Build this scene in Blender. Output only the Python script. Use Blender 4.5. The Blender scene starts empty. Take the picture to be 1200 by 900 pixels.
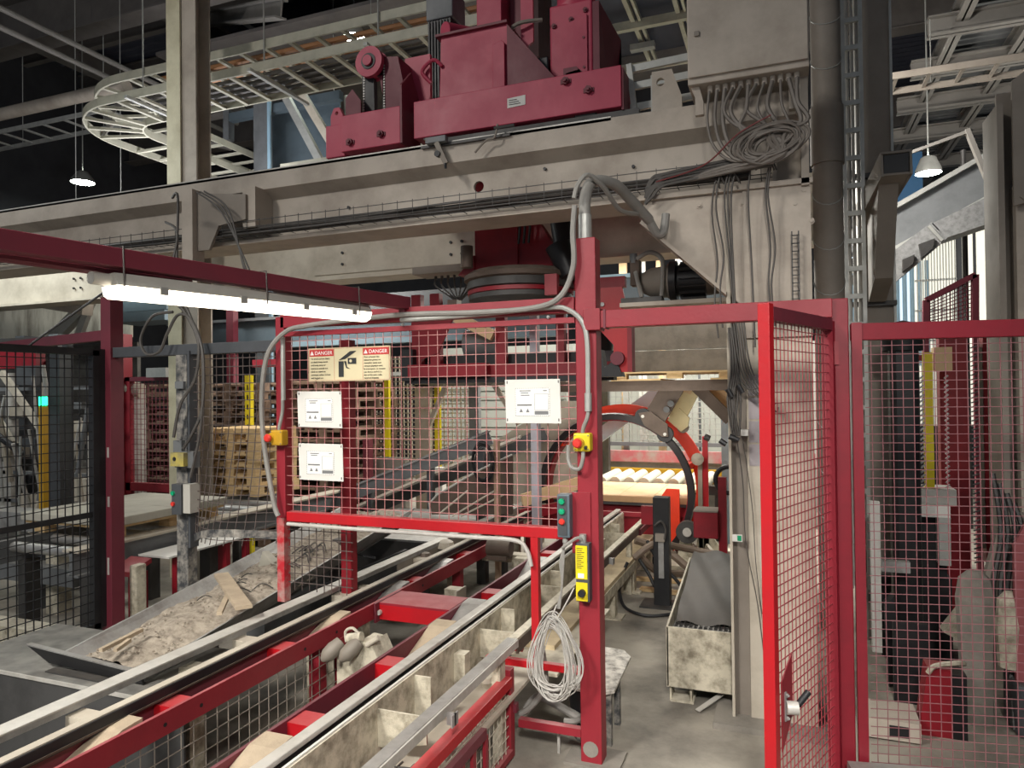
import bpy, bmesh, math, random
from mathutils import Vector, Matrix
random.seed(7)
S = bpy.context.scene
COL = S.collection
PI = math.pi
V = Vector
# ------------------------------------------------------------------ camera
F = 832.0
yaw, pit, rol = math.radians(21.16), math.atan(9/F), math.radians(.7)
CAM = V((0, 0, 1.65))
fw = V((-math.sin(yaw)*math.cos(pit), math.cos(yaw)*math.cos(pit), math.sin(pit)))
r0 = V((math.cos(yaw), math.sin(yaw), 0)); u0 = r0.cross(fw)
rt = r0*math.cos(rol)-u0*math.sin(rol); up = u0*math.cos(rol)+r0*math.sin(rol)
cd = bpy.data.cameras.new('camera'); cam = bpy.data.objects.new('camera', cd); COL.objects.link(cam)
m = Matrix((rt, up, -fw)).transposed().to_4x4(); m.translation = CAM; cam.matrix_world = m
cd.sensor_fit = 'HORIZONTAL'; cd.sensor_width = 36; cd.lens = 36*F/1200; cd.clip_start = .02; cd.clip_end = 200
S.camera = cam
# ------------------------------------------------------------------ world, lights, exposure
w = bpy.data.worlds.new('world'); S.world = w; w.use_nodes = True
w.node_tree.nodes['Background'].inputs[0].default_value = (.80, .88, 1.0, 1)
w.node_tree.nodes['Background'].inputs[1].default_value = .24
S.view_settings.view_transform = 'Standard'; S.view_settings.look = 'None'
S.view_settings.exposure = 0.0; S.view_settings.gamma = 1; S.view_settings.use_curve_mapping = False
def area(name, loc, target, sx, sy, power, color=(1, .95, .88), spread=180):
    l = bpy.data.lights.new(name, 'AREA'); l.shape = 'RECTANGLE'; l.size = sx; l.size_y = sy; l.energy = power; l.color = color; l.spread = math.radians(spread)
    o = bpy.data.objects.new(name, l); COL.objects.link(o); o.location = loc
    o.rotation_euler = (V(target)-V(loc)).to_track_quat('-Z', 'Y').to_euler(); return o
area('hall_light', (-5.0, -2.5, 6.6), (-1.2, 3.6, 1.6), .9, .9, 190)
area('aisle_fill', (.5, -1.2, 3.6), (-.5, 2.9, 0), .5, .5, 42, spread=75)  # added fill, spread narrowed to brighten only the low parts
area('conveyor_fill', (-2.6, -.9, 3.9), (-1.9, 2.5, .1), .7, .5, 48, spread=80)  # second added fill, narrowed onto rails and trough
area('tilter_bay_light', (-1.3, 8.4, 3.6), (-1.3, 7.8, 0), 2.0, 1.2, 250, (1, .96, .86))
area('tilter_front_fill', (-1.1, 5.9, 1.45), (-1.3, 7.4, .5), .8, .2, 9, (1, .96, .86))  # unseen fill turned away from the camera, added to brighten the ring
area('crossbeam_fill', (-1.0, 5.75, 2.95), (-1.0, 7.0, 2.0), .8, .1, 14)  # fill hidden behind the rear girder, added to lift the dark cross beam
area('stacker_light', (-4.5, 6.0, 3.02), (-4.6, 6.5, 0), 1.6, .2, 40)
area('left_machine_light', (-7.5, 3.8, 4.2), (-6.8, 4.6, 1.5), 1.6, .8, 90, (.95, 1, .97))
area('rear_hall_light', (-4.0, 10.5, 4.4), (-4, 9, 0), 3, 1, 260)
area('roof_space_fill', (-6.9, 6.5, 3.7), (-6.7, 8.2, 8.0), 2.6, .5, 60, (.95, .95, 1))  # added uplight without a fixture, lifts roof steel and trays
area('right_bay_light', (.12, 7.2, 4.5), (2.0, 10.5, 2.4), .3, .6, 110)
area('right_deck_fill', (3.0, 9.5, 3.4), (3.2, 12, 6.2), 1.5, 1.0, 55)  # added uplight, no fixture there, brings out the platform deck ribs
# ------------------------------------------------------------------ helpers
def W(px, py, X=None, Y=None, Z=None, t=None):
    d = fw+rt*((px-600)/F)+up*((450-py)/F)
    s = X/d.x if X is not None else Y/d.y if Y is not None else (Z-1.65)/d.z if Z is not None else t
    return CAM+d*s
def lin(h):
    h = h.lstrip('#'); c = [int(h[i:i+2], 16)/255 for i in (0, 2, 4)]
    return tuple(x/12.92 if x <= .04045 else ((x+.055)/1.055)**2.4 for x in c)+(1,)
MATS = {}
def mat(name, col, rough=.55, metal=0, col2=None, amt=.5, scale=6, dust=0, dustcol='#a39b8e', bump=.15, emit=0, ecol=None, alpha=None, stretch=None):
    if name in MATS: return MATS[name]
    m = bpy.data.materials.new(name); m.use_nodes = True; nt = m.node_tree; N = nt.nodes; L = nt.links
    b = N['Principled BSDF']; b.inputs['Roughness'].default_value = rough; b.inputs['Metallic'].default_value = metal
    tc = N.new('ShaderNodeTexCoord'); src = tc.outputs['Object']
    if stretch:
        mp = N.new('ShaderNodeMapping'); mp.inputs['Scale'].default_value = stretch; L.new(src, mp.inputs[0]); src = mp.outputs[0]
    n = N.new('ShaderNodeTexNoise'); n.inputs['Scale'].default_value = scale; n.inputs['Detail'].default_value = 7; n.inputs['Roughness'].default_value = .65
    L.new(src, n.inputs['Vector'])
    rp = N.new('ShaderNodeValToRGB'); rp.color_ramp.elements[0].position = .42; rp.color_ramp.elements[1].position = .68
    L.new(n.outputs['Fac'], rp.inputs[0])
    mx = N.new('ShaderNodeMix'); mx.data_type = 'RGBA'
    c1 = lin(col); c2 = lin(col2) if col2 else tuple(x*.72 for x in c1[:3])+(1,)
    c2 = tuple(c1[i]*(1-amt)+c2[i]*amt for i in range(3))+(1,)
    mx.inputs[6].default_value = c1; mx.inputs[7].default_value = c2; L.new(rp.outputs[0], mx.inputs[0]); out = mx.outputs[2]
    if dust:
        g = N.new('ShaderNodeNewGeometry'); sp = N.new('ShaderNodeSeparateXYZ'); L.new(g.outputs['Normal'], sp.inputs[0])
        mr = N.new('ShaderNodeMapRange'); mr.inputs[1].default_value = .35; mr.inputs[2].default_value = .95; L.new(sp.outputs['Z'], mr.inputs[0])
        n2 = N.new('ShaderNodeTexNoise'); n2.inputs['Scale'].default_value = scale*2.3; n2.inputs['Detail'].default_value = 6; L.new(tc.outputs['Object'], n2.inputs['Vector'])
        a = N.new('ShaderNodeMapRange'); a.inputs[1].default_value = .3; a.inputs[2].default_value = .62; a.inputs[3].default_value = dust*.45; a.inputs[4].default_value = min(1, dust*1.2); L.new(n2.outputs['Fac'], a.inputs[0])
        mu = N.new('ShaderNodeMath'); mu.operation = 'MULTIPLY'; L.new(mr.outputs[0], mu.inputs[0]); L.new(a.outputs[0], mu.inputs[1])
        m2 = N.new('ShaderNodeMix'); m2.data_type = 'RGBA'; m2.inputs[7].default_value = lin(dustcol)
        L.new(mu.outputs[0], m2.inputs[0]); L.new(out, m2.inputs[6]); out = m2.outputs[2]
    L.new(out, b.inputs['Base Color'])
    rr = N.new('ShaderNodeMapRange'); rr.inputs[3].default_value = max(.05, rough-.1); rr.inputs[4].default_value = min(1, rough+.2); L.new(n.outputs['Fac'], rr.inputs[0]); L.new(rr.outputs[0], b.inputs['Roughness'])
    if bump:
        bp = N.new('ShaderNodeBump'); bp.inputs['Strength'].default_value = bump; bp.inputs['Distance'].default_value = .004
        n3 = N.new('ShaderNodeTexNoise'); n3.inputs['Scale'].default_value = scale*12; n3.inputs['Detail'].default_value = 4; L.new(src, n3.inputs['Vector'])
        L.new(n3.outputs['Fac'], bp.inputs['Height']); L.new(bp.outputs[0], b.inputs['Normal'])
    if emit:
        b.inputs['Emission Color'].default_value = lin(ecol or col); b.inputs['Emission Strength'].default_value = emit
    MATS[name] = m; return m
RED = mat('red_paint', '#922531', .42, col2='#7a1f2a', scale=5, dust=.4, dustcol='#c08484')
REDB = mat('red_paint_lit', '#b5161f', .38, col2='#9c1420', scale=5, dust=.3, dustcol='#c08080')  # lit copy of RED: brightness of well-lit bars put into the colour
MAR = mat('maroon_paint', '#702a37', .5, col2='#5a2933', scale=4, dust=.35, dustcol='#8d6c6c')
DRED = mat('dark_red_paint', '#8c1222', .45, col2='#5a0d18', scale=4, dust=.2)
CRIM = mat('crimson_machine_paint', '#b53a54', .45, col2='#9b3049', scale=3, dust=.25, dustcol='#b07a80')
DPOST = mat('red_paint_shaded', '#861a2a', .45, col2='#6a1420', scale=5, dust=.25, dustcol='#a07070')  # shaded copy of RED: dimness of the right-hand bars put into the colour
WRED = mat('worn_red_paint', '#b3202c', .6, col2='#a39a92', amt=.9, scale=14, dust=.4)
CRM = mat('cream_paint', '#b7ada0', .55, col2='#8f8478', amt=.75, scale=2.6, dust=.3, dustcol='#8f877c')
CRML = mat('light_cream_paint', '#c6beae', .55, col2='#9f9686', amt=.7, scale=3.4, dust=.3)
CRMD = mat('dusty_cream_steel', '#c9c2ae', .75, col2='#756d5c', amt=.9, scale=14, dust=.6, dustcol='#d8d1bf', bump=.4)
TAUP = mat('taupe_steel', '#8d857b', .6, col2='#6f675e', scale=3, dust=.2)
CONC = mat('grey_concrete', '#8d887f', .85, col2='#6e6a63', amt=.8, scale=5, bump=.5)
FLR = mat('dusty_floor', '#a09a8e', .8, col2='#5e5a54', amt=.9, scale=1.6, bump=.4)
STL = mat('bare_steel', '#a9a9a8', .42, .5, col2='#7d7a76', amt=.8, scale=9, dust=.35, dustcol='#c5c1b8')
STLW = mat('pale_worn_steel', '#c3c1bb', .45, .25, col2='#9a968d', amt=.7, scale=10, dust=.4, dustcol='#d6d2c8')
DSTL = mat('dark_steel', '#4c4b4a', .5, .4, col2='#33302e', scale=7, dust=.3, dustcol='#7c766e')
SHEET = mat('dark_sheet_steel', '#5d5d5c', .5, .3, col2='#3c3b3b', amt=.8, scale=5, dust=.55, dustcol='#a8a59d')
GALV = mat('galvanised_steel', '#b4b5b0', .4, .35, col2='#8d8f8c', scale=8)
TRAY = mat('cream_cable_tray', '#b4b2a1', .5, col2='#8f8d7f', scale=6, dust=.2)
GRY = mat('grey_paint', '#6f7274', .5, col2='#55585a', scale=5, dust=.3)
DGRY = mat('dark_grey_paint', '#474a4e', .5, col2='#34373a', scale=6, dust=.3, dustcol='#77736c')
SPOT = mat('spattered_dark_post', '#3a3c3f', .6, col2='#a9a49a', amt=.9, scale=16, dust=.3)
BLK = mat('black_paint', '#191a1d', .45, col2='#2c2c2e', scale=6)
BLKM = mat('black_motor', '#1c1c1f', .4, .2, col2='#302e2e', scale=8, dust=.3, dustcol='#5b554e')
RUB = mat('black_rubber', '#1d1b1d', .5, col2='#2c2829', scale=8)
BRN = mat('brown_dusty_steel', '#5f5147', .6, .2, col2='#463b34', scale=6, dust=.4)
BLU = mat('blue_grey_paint', '#8299a6', .5, col2='#6b818e', scale=3, dust=.3)
BLUD = mat('slate_blue_paint', '#5c6a73', .5, col2='#4b565d', scale=3, dust=.3)
LBLU = mat('light_blue_paint', '#98b9cc', .5, col2='#8fa3ae', scale=4)
YEL = mat('yellow_paint', '#e3d01c', .45, col2='#c4ae14', scale=6)
YELD = mat('amber_yellow_paint', '#c79a1c', .5, col2='#a57e16', scale=6)
ORG = mat('orange_ring_paint', '#e23c1c', .4, col2='#c0301a', scale=5)
WOOD = mat('pale_pallet_wood', '#d6b98c', .75, col2='#b0925f', amt=.8, scale=7, bump=.4, stretch=(1, 1, 6))
WOODD = mat('brown_pallet_wood', '#8c7462', .8, col2='#5b4a40', amt=.8, scale=7, bump=.4)
PLY = mat('warm_deck_board', '#d9bb92', .6, col2='#c2a276', scale=4, bump=.2)
GRIT = mat('grey_grit', '#b3a898', .95, col2='#7a7064', amt=.9, scale=26, bump=1.0)
SLAB = mat('pale_concrete_slab', '#b9b6a9', .8, col2='#a09d92', scale=5, bump=.3)
PLAS = mat('grey_cable_sheath', '#8f8d88', .5, col2='#77746f', scale=10)
CABD = mat('dark_cable_sheath', '#4a4744', .55, col2='#5e5a55', scale=10)
CABW = mat('pale_cable_sheath', '#b9b6b0', .5, col2='#96938d', scale=10)
ROLL = mat('white_roller', '#d2cebf', .45, col2='#cfcabb', scale=5)
WHT = mat('white_card', '#dddcd6', .6, col2='#cbc9c2', scale=4, bump=.05)
PAP = mat('printed_paper', '#eeeeea', .6, bump=0, amt=.1)
INK = mat('black_ink', '#26282a', .6, bump=0)
INKG = mat('grey_ink', '#77797a', .6, bump=0)
SGN = mat('sign_cream', '#d3c8a4', .5, bump=0, amt=.2)
SRED = mat('sign_red', '#b8312f', .5, bump=0, amt=.2)
ROOF = mat('dark_roof_steel', '#474955', .7, col2='#34363f', scale=2, bump=0)
RBEAM = mat('roof_beam_paint', '#6b6662', .6, col2='#46423f', scale=2)
RBEAML = mat('light_roof_beam', '#7d7a75', .6, col2='#66625d', scale=2)
DECK = mat('galvanised_deck', '#6f7172', .5, .3, col2='#55585a', scale=3, bump=0)
WALLD = mat('dark_hall_wall', '#3c3d42', .8, col2='#2b2c31', scale=1.5)
WALLP = mat('pale_panel_wall', '#b9bcb4', .7, col2='#9ea29a', scale=2)
BWALL = mat('blue_wall_sheet', '#3f6f9a', .6, col2='#335a80', scale=2)
LGRN = mat('green_button', '#12a070', .35, bump=0); LRED = mat('red_button', '#d8392f', .35, bump=0)
LAMPG = mat('green_lamp', '#20e0a0', .3, emit=6, bump=0)
TUBE = mat('lit_diffuser', '#fff6e6', .4, emit=5, ecol='#fff2dc', bump=0)
BAYL = mat('lit_bay_lamp', '#ffffff', .4, emit=60, ecol='#f4fff4', bump=0)
DAY = mat('daylit_translucent_sheet', '#cfe0ea', .5, emit=.75, ecol='#d8e8f2', bump=0)
DAYW = mat('bright_translucent_sheet', '#e8e6d8', .5, emit=.8, ecol='#f2efe0', bump=0)
LENS = mat('clear_grey_plastic', '#b8b6ae', .35, col2='#a09d94', bump=0)

class B:
    def __init__(s): s.v = []; s.f = []
    def add(s, vs, fs):
        n = len(s.v); s.v += [V(p) for p in vs]; s.f += [tuple(i+n for i in f) for f in fs]; return s
    def box(s, x0, x1, y0, y1, z0, z1):
        return s.add([(x, y, z) for x in (x0, x1) for y in (y0, y1) for z in (z0, z1)],
                     [(0, 1, 3, 2), (4, 6, 7, 5), (0, 4, 5, 1), (2, 3, 7, 6), (0, 2, 6, 4), (1, 5, 7, 3)])
    def bar(s, p, q, w_, h, upv=(0, 0, 1), w2=None, h2=None):
        p, q = V(p), V(q); d = (q-p).normalized(); u = V(upv)
        if abs(d.dot(u)) > .98: u = V((0, 1, 0))
        a = d.cross(u).normalized(); u = a.cross(d)
        w2 = w2 or w_; h2 = h2 or h; vs = []
        for c, ww, hh in ((p, w_, h), (q, w2, h2)):
            vs += [c-a*ww/2-u*hh/2, c+a*ww/2-u*hh/2, c+a*ww/2+u*hh/2, c-a*ww/2+u*hh/2]
        return s.add(vs, [(0, 1, 2, 3), (7, 6, 5, 4), (0, 4, 5, 1), (1, 5, 6, 2), (2, 6, 7, 3), (3, 7, 4, 0)])
    def cyl(s, p, q, r, n=16, r2=None):
        p, q = V(p), V(q); r2 = r if r2 is None else r2; d = (q-p).normalized()
        a = d.orthogonal().normalized(); b = d.cross(a)
        vs = []
        for c, rr in ((p, r), (q, r2)):
            vs += [c+a*math.cos(2*PI*i/n)*rr+b*math.sin(2*PI*i/n)*rr for i in range(n)]
        return s.add(vs, [tuple(range(n))[::-1], tuple(range(n, 2*n))]+[(i, (i+1) % n, n+(i+1) % n, n+i) for i in range(n)])
    def tube(s, pts, r, n=6, closed=False):
        pts = [V(p) for p in pts]; k = len(pts); vs = []; a = None
        for i, p in enumerate(pts):
            if closed: d = pts[(i+1) % k]-pts[i-1]
            else: d = pts[min(i+1, k-1)]-pts[max(i-1, 0)]
            d = d.normalized() if d.length > 1e-9 else V((0, 0, 1))
            if a is None: a = d.orthogonal().normalized()
            else:
                a = a-d*a.dot(d); a = a.normalized() if a.length > 1e-6 else d.orthogonal().normalized()
            b = d.cross(a); vs += [p+a*math.cos(2*PI*j/n)*r+b*math.sin(2*PI*j/n)*r for j in range(n)]
        fs = [(i*n+j, i*n+(j+1) % n, (i+1)*n+(j+1) % n, (i+1)*n+j) for i in range(k-1) for j in range(n)]
        if closed: fs += [((k-1)*n+j, (k-1)*n+(j+1) % n, (j+1) % n, j) for j in range(n)]
        else: fs += [tuple(range(n))[::-1], tuple((k-1)*n+j for j in range(n))]
        return s.add(vs, fs)
    def prism(s, poly, off):
        n = len(poly); off = V(off); vs = [V(p) for p in poly]+[V(p)+off for p in poly]
        return s.add(vs, [tuple(range(n))[::-1], tuple(range(n, 2*n))]+[(i, (i+1) % n, n+(i+1) % n, n+i) for i in range(n)])
    def lathe(s, prof, c, axis=(0, 0, 1), n=20):
        c = V(c); d = V(axis).normalized(); a = d.orthogonal().normalized(); b = d.cross(a); k = len(prof); vs = []
        for r, h in prof: vs += [c+d*h+a*math.cos(2*PI*i/n)*r+b*math.sin(2*PI*i/n)*r for i in range(n)]
        return s.add(vs, [(j*n+i, j*n+(i+1) % n, (j+1)*n+(i+1) % n, (j+1)*n+i) for j in range(k-1) for i in range(n)])
    def holed(s, poly, c, r, off, n=32):
        # star-shaped plate (corner list) with a round hole at c; extruded by off
        c = V(c); off = V(off); P = [V(p) for p in poly]; nrm = off.normalized()
        a = nrm.orthogonal().normalized(); b = nrm.cross(a)
        angs = sorted(set([round(2*PI*i/n, 5) for i in range(n)]+[round(math.atan2((p-c).dot(b), (p-c).dot(a)) % (2*PI), 5) for p in P]))
        inn = []; out = []
        for t in angs:
            d = a*math.cos(t)+b*math.sin(t); e = nrm.cross(d); best = None
            for i in range(len(P)):
                p, q = P[i]-c, P[(i+1) % len(P)]-c
                pe, qe = p.dot(e), q.dot(e)
                if (pe <= 1e-6 and qe >= -1e-6) or (pe >= -1e-6 and qe <= 1e-6):
                    if abs(pe-qe) < 1e-9: continue
                    x = p.lerp(q, pe/(pe-qe)).dot(d)
                    if x > 0 and (best is None or x > best): best = x
            out.append(c+d*(best or r*1.01)); inn.append(c+d*r)
        m_ = len(angs); vs = inn+out+[p+off for p in inn]+[p+off for p in out]; fs = []
        for i in range(m_):
            j = (i+1) % m_
            fs += [(i, j, m_+j, m_+i), (2*m_+i, 3*m_+i, 3*m_+j, 2*m_+j), (i, 2*m_+i, 2*m_+j, j), (m_+i, m_+j, 3*m_+j, 3*m_+i)]
        return s.add(vs, fs)
WL = {}
def tag(o, label=None, cat=None, group=None, kind=None):
    if label: o['label'] = label
    if cat: o['category'] = cat
    if group: o['group'] = group
    if kind: o['kind'] = kind
    return o
def O(name, b, mt, parent=None, smooth=False, bevel=0, kind=None, label=None):
    if parent is not None: org = WL[parent.name]
    else:
        xs = [p.x for p in b.v]; ys = [p.y for p in b.v]; zs = [p.z for p in b.v]
        org = V(((min(xs)+max(xs))/2, (min(ys)+max(ys))/2, min(zs)))
    me = bpy.data.meshes.new(name); me.from_pydata([p-org for p in b.v], [], b.f)
    bm = bmesh.new(); bm.from_mesh(me); bmesh.ops.recalc_face_normals(bm, faces=bm.faces); bm.to_mesh(me); bm.free()
    me.materials.append(mt)
    if smooth:
        for p in me.polygons: p.use_smooth = True
        me.set_sharp_from_angle(angle=math.radians(35))
    o = bpy.data.objects.new(name, me); COL.objects.link(o)
    if parent is not None: o.parent = parent
    else: o.location = org
    WL[o.name] = org
    if bevel:
        md = o.modifiers.new('bevel', 'BEVEL'); md.width = bevel; md.segments = 2; md.limit_method = 'ANGLE'
    if kind: o['kind'] = kind
    if label: o['label'] = label
    return o
def T(name, label, cat, loc, group=None):
    o = bpy.data.objects.new(name, None); COL.objects.link(o); o.location = loc; o.empty_display_size = .1
    WL[o.name] = V(loc); return tag(o, label, cat, group)
def ST(name, b, mt, parent=None, smooth=False):
    o = O(name, b, mt, parent, smooth)
    if parent is None: o['kind'] = 'structure'
    return o
def one(name, b, mt, label, cat, group=None, smooth=False, bevel=0, kind=None):
    return tag(O(name, b, mt, None, smooth, bevel), label, cat, group, kind)
def copy_tree(o, loc=None, rz=None, label=None, parent=None):
    c = o.copy(); COL.objects.link(c)
    if parent is not None: c.parent = parent
    for ch in list(o.children): copy_tree(ch, parent=c)
    if loc is not None: c.location = loc
    if rz is not None: c.rotation_euler = (0, 0, rz)
    if label: c['label'] = label
    return c
def curve(pts, n=8):
    P = [V(p) for p in pts]; out = []
    for i in range(len(P)-1):
        a = P[max(i-1, 0)]; b = P[i]; c = P[i+1]; d = P[min(i+2, len(P)-1)]
        for j in range(n):
            t = j/n; out.append(.5*((2*b)+(c-a)*t+(2*a-5*b+4*c-d)*t*t+(3*b-a-3*c+d)*t**3))
    return out+[P[-1]]
def wires(b, o, u, v, Wd, H, pitch, r=.0016, fn=None, pv=None):
    o, u, v = V(o), V(u).normalized(), V(v).normalized(); pv = pv or pitch; nrm = u.cross(v)
    fn = fn or (lambda a, c: 0)
    nu = int(Wd/pitch); nv = int(H/pv)
    for i in range(1, nu+1):
        a = i*pitch-(pitch-(Wd-nu*pitch))/2
        if a >= Wd: continue
        if fn(a, 0) == 0 and fn(a, H) == 0: b.bar(o+u*a, o+u*a+v*H, 2*r, 2*r, nrm)
        else: b.tube([o+u*a+v*(H*k/14)+nrm*fn(a, H*k/14) for k in range(15)], r*1.1, 4)
    for j in range(1, nv+1):
        c = j*pv-(pv-(H-nv*pv))/2
        if c >= H: continue
        if fn(0, c) == 0 and fn(Wd/2, c) == 0: b.bar(o+v*c+nrm*r, o+u*Wd+v*c+nrm*r, 2*r, 2*r, nrm)
        else: b.tube([o+u*(Wd*k/12)+v*c+nrm*fn(Wd*k/12, c) for k in range(13)], r*1.1, 4)
    return b
def text(s, size, o, u, v, mt, parent, name='lettering', align='LEFT', depth=.0006, sx=1):
    c = bpy.data.curves.new('t', 'FONT'); c.body = s; c.size = size; c.align_x = align; c.extrude = depth/2
    ob = bpy.data.objects.new('t', c); COL.objects.link(ob); bpy.context.view_layer.update()
    me = ob.evaluated_get(bpy.context.evaluated_depsgraph_get()).to_mesh()
    o, u, v = V(o), V(u).normalized(), V(v).normalized(); n = u.cross(v); bb = B()
    bb.add([o+u*p.co.x*sx+v*p.co.y+n*p.co.z for p in me.vertices], [tuple(p.vertices) for p in me.polygons])
    ob.to_mesh_clear(); bpy.data.objects.remove(ob); bpy.data.curves.remove(c)
    return O(name, bb, mt, parent)
def hexbolt(b, p, ax, r=.012, h=.01):
    p = V(p); b.cyl(p, p+V(ax)*h, r, 6); b.cyl(p+V(ax)*h, p+V(ax)*(h*1.7), r*.5, 8)
    return b
YP = 3.05   # plane of the fence line
# ================================================================== SETTING
b = B()
xs = [-12, -3, -2, -1, 0, 1, 2.5, 6]
ST('floor', B().box(-14, 6, -3, 16, -.1, 0), FLR)
# roof: deck sheet with ribs, plus beams
rf = ST('ceiling', B().box(-16, 8, -2, 22, 8.62, 8.7), ROOF)
b = B()
for i in range(110): b.prism([(-16, -2+i*.22, 8.62), (-16, 0.11-2+i*.22, 8.62), (-16, .08-2+i*.22, 8.55), (-16, .03-2+i*.22, 8.55)], (24, 0, 0))
ST('deck_ribs', b, ROOF, rf)['kind'] = 'stuff'
def ibeam(b, p, q, w_, h, t=.02, upv=(0, 0, 1)):
    p, q = V(p), V(q); d = (q-p).normalized(); a = d.cross(V(upv)).normalized(); u = a.cross(d)
    b.bar(p, q, t, h, upv); b.bar(p+u*(h/2-t/2), q+u*(h/2-t/2), w_, t, upv); b.bar(p-u*(h/2-t/2), q-u*(h/2-t/2), w_, t, upv); return b
for y in (7.4, 12.0, 16.5): ST('roof_beam', ibeam(B(), (-16, y, 7.35), (8, y, 7.35), .3, .75), RBEAM, rf)
for x in (-12.5, -9.5, -6.6, -3.4, -.6): ST('roof_purlin', ibeam(B(), (x, -1, 8.1), (x, 21, 8.1), .2, .4), RBEAM, rf)
for y in (3.2, 5.2, 9.6, 10.8, 14.2, 18.8): ST('roof_joist', ibeam(B(), (-16, y, 8.36), (8, y, 8.36), .12, .3), RBEAM, rf)
ST('wall_rear', B().box(-16, 1.0, 15.9, 16, 0, 8.7), WALLD)
ST('wall_left', B().box(-14.1, -14, 2, 16, 0, 8.7), WALLD)
ST('wall_right', B().box(7, 7.1, -2, 21, 0, 8.7), WALLD)
ST('wall_far_right', B().box(1.0, 7, 19.2, 19.3, 0, 8.7), WALLD)
# right rear: bright translucent wall, blue sheet above
wr = ST('wall_rear_right', B().box(1.0, 6, 13.6, 13.7, 0, 4.95), WALLD)
b = B()
for i in range(11): b.cyl((1.1+i*.11, 13.5, 2.0), (1.1+i*.11, 13.5, 3.75), .034, 8)
ST('blue_corrugated_sheet', B().box(1.05, 1.95, 13.52, 13.58, 1.0, 3.9), DAY, wr); ST('sheet_ribs', b, LBLU, wr)
ST('ribbed_light_panel', B().box(2.02, 2.62, 13.5, 13.56, 1.0, 4.6), DAYW, wr)
b = B()
for i in range(14): b.box(2.05+i*.042, 2.062+i*.042, 13.46, 13.5, 1, 4.6)
for z in (2.4, 2.9, 3.4): b.box(2.02, 2.62, 13.46, 13.5, z, z+.03)
ST('light_panel_ribs', b, GALV, wr)
for i in range(5): ST('pane', B().box(2.72+i*.2, 2.86+i*.2, 13.5, 13.56, 1.0, 4.9), DAYW, wr)
ST('upper_blue_sheet', B().box(1.3, 2.15, 13.4, 13.46, 4.6, 5.55), BWALL, wr)
# pale panelled wall at the middle back, seen through the mesh
wm = ST('wall_inner', B().box(-5.6, -2.2, 10.9, 11.0, 0, 2.4), WALLP)
for i in range(16): ST('wall_board', B().box(-5.6, -2.2, 10.85, 10.9, .02+i*.15, .145+i*.15), WALLP, wm)
# ---- right hand galvanised deck (underside of an upper platform)
pf = T('platform_deck', 'galvanised platform deck high up at the right, seen from below', 'platform', (3.2, 13, 6.0))
O('deck_sheet', B().box(1.9, 6.0, 8.3, 19, 6.12, 6.16), DECK, pf)
b = B()
for i in range(70): b.box(1.95, 6.0, 8.4+i*.15, 8.45+i*.15, 6.08, 6.12)
O('deck_rib', b, DECK, pf, kind='stuff')
for x in (1.95, 2.75, 3.6, 4.6, 5.6): O('stringer', ibeam(B(), (x, 8.3, 5.97), (x, 19, 5.97), .14, .22), RBEAML, pf)
for y in (8.4, 9.5, 10.7, 12.0, 13.4, 15.2, 17.2, 18.8): O('crossbeam', ibeam(B(), (1.6, y, 5.85), (5.9, y, 5.85), .16, .22), RBEAML, pf)
# cable tray under the platform
def ladder(name, label, p, q, width, side_h, rung, mt=TRAY, side=(0, 1, 0), group=None, rungw=.035, upv=(0, 0, 1)):
    p, q = V(p), V(q); s = V(side); t = T(name, label, 'cable tray', (p+q)/2, group); L = (q-p).length; d = (q-p).normalized()
    for k in (0, 1): O('side_rail', B().bar(p+s*width*k, q+s*width*k, .022, side_h, upv), mt, t)
    if abs(d.z) < .5:
        for k in (.25, .75): c = p.lerp(q, k)+s*width; O('hanger', B().cyl(c, (c.x, c.y, 5.75 if c.x > 0 else 8.5), .006, 6), GALV, t)
    n = int(L/rung)
    for i in range(n): c = p+d*(i+.5)*L/n; O('rung', B().bar(c, c+s*width, rungw, .022, upv), mt, t)
    return t
ladder('cable_ladder', 'grey cable ladder hung below the platform deck at upper right', (1.0, 8.6, 5.0), (3.2, 8.6, 5.0), .45, .07, .3, TAUP)
# middle top: tray grid right of the red gearbox
gt = T('ceiling_grid', 'open steel grid with cable channels above the grey cabinet level, top centre', 'frame', (-1.6, 8.8, 6.0))
for x in (-2.15, -1.62, -1.1, -.55): O('rail', B().bar((x, 6.2, 6.0), (x, 9.4, 6.0), .05, .06), TRAY, gt); O('rail', B().bar((x+.08, 6.2, 6.0), (x+.08, 9.4, 6.0), .03, .06), TRAY, gt)
for y in (7.0, 8.3, 9.4): O('crossbar', B().bar((-2.6, y, 5.95), (-.2, y, 5.95), .07, .1), TRAY, gt)
O('cover_sheet', B().box(-2.6, -.2, 6.2, 9.4, 6.12, 6.14), ROOF, gt)
one('cable_tag', B().bar((-2.02, 8.62, 5.9), (-1.88, 8.62, 5.92), .05, .05), YEL, 'small yellow tag on a cable in the overhead grid', 'tag')
one('grid_box', B().box(-1.75, -1.45, 8.7, 8.8, 5.86, 5.93), GALV, 'small pale junction box beside the yellow tag overhead', 'box')
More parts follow.
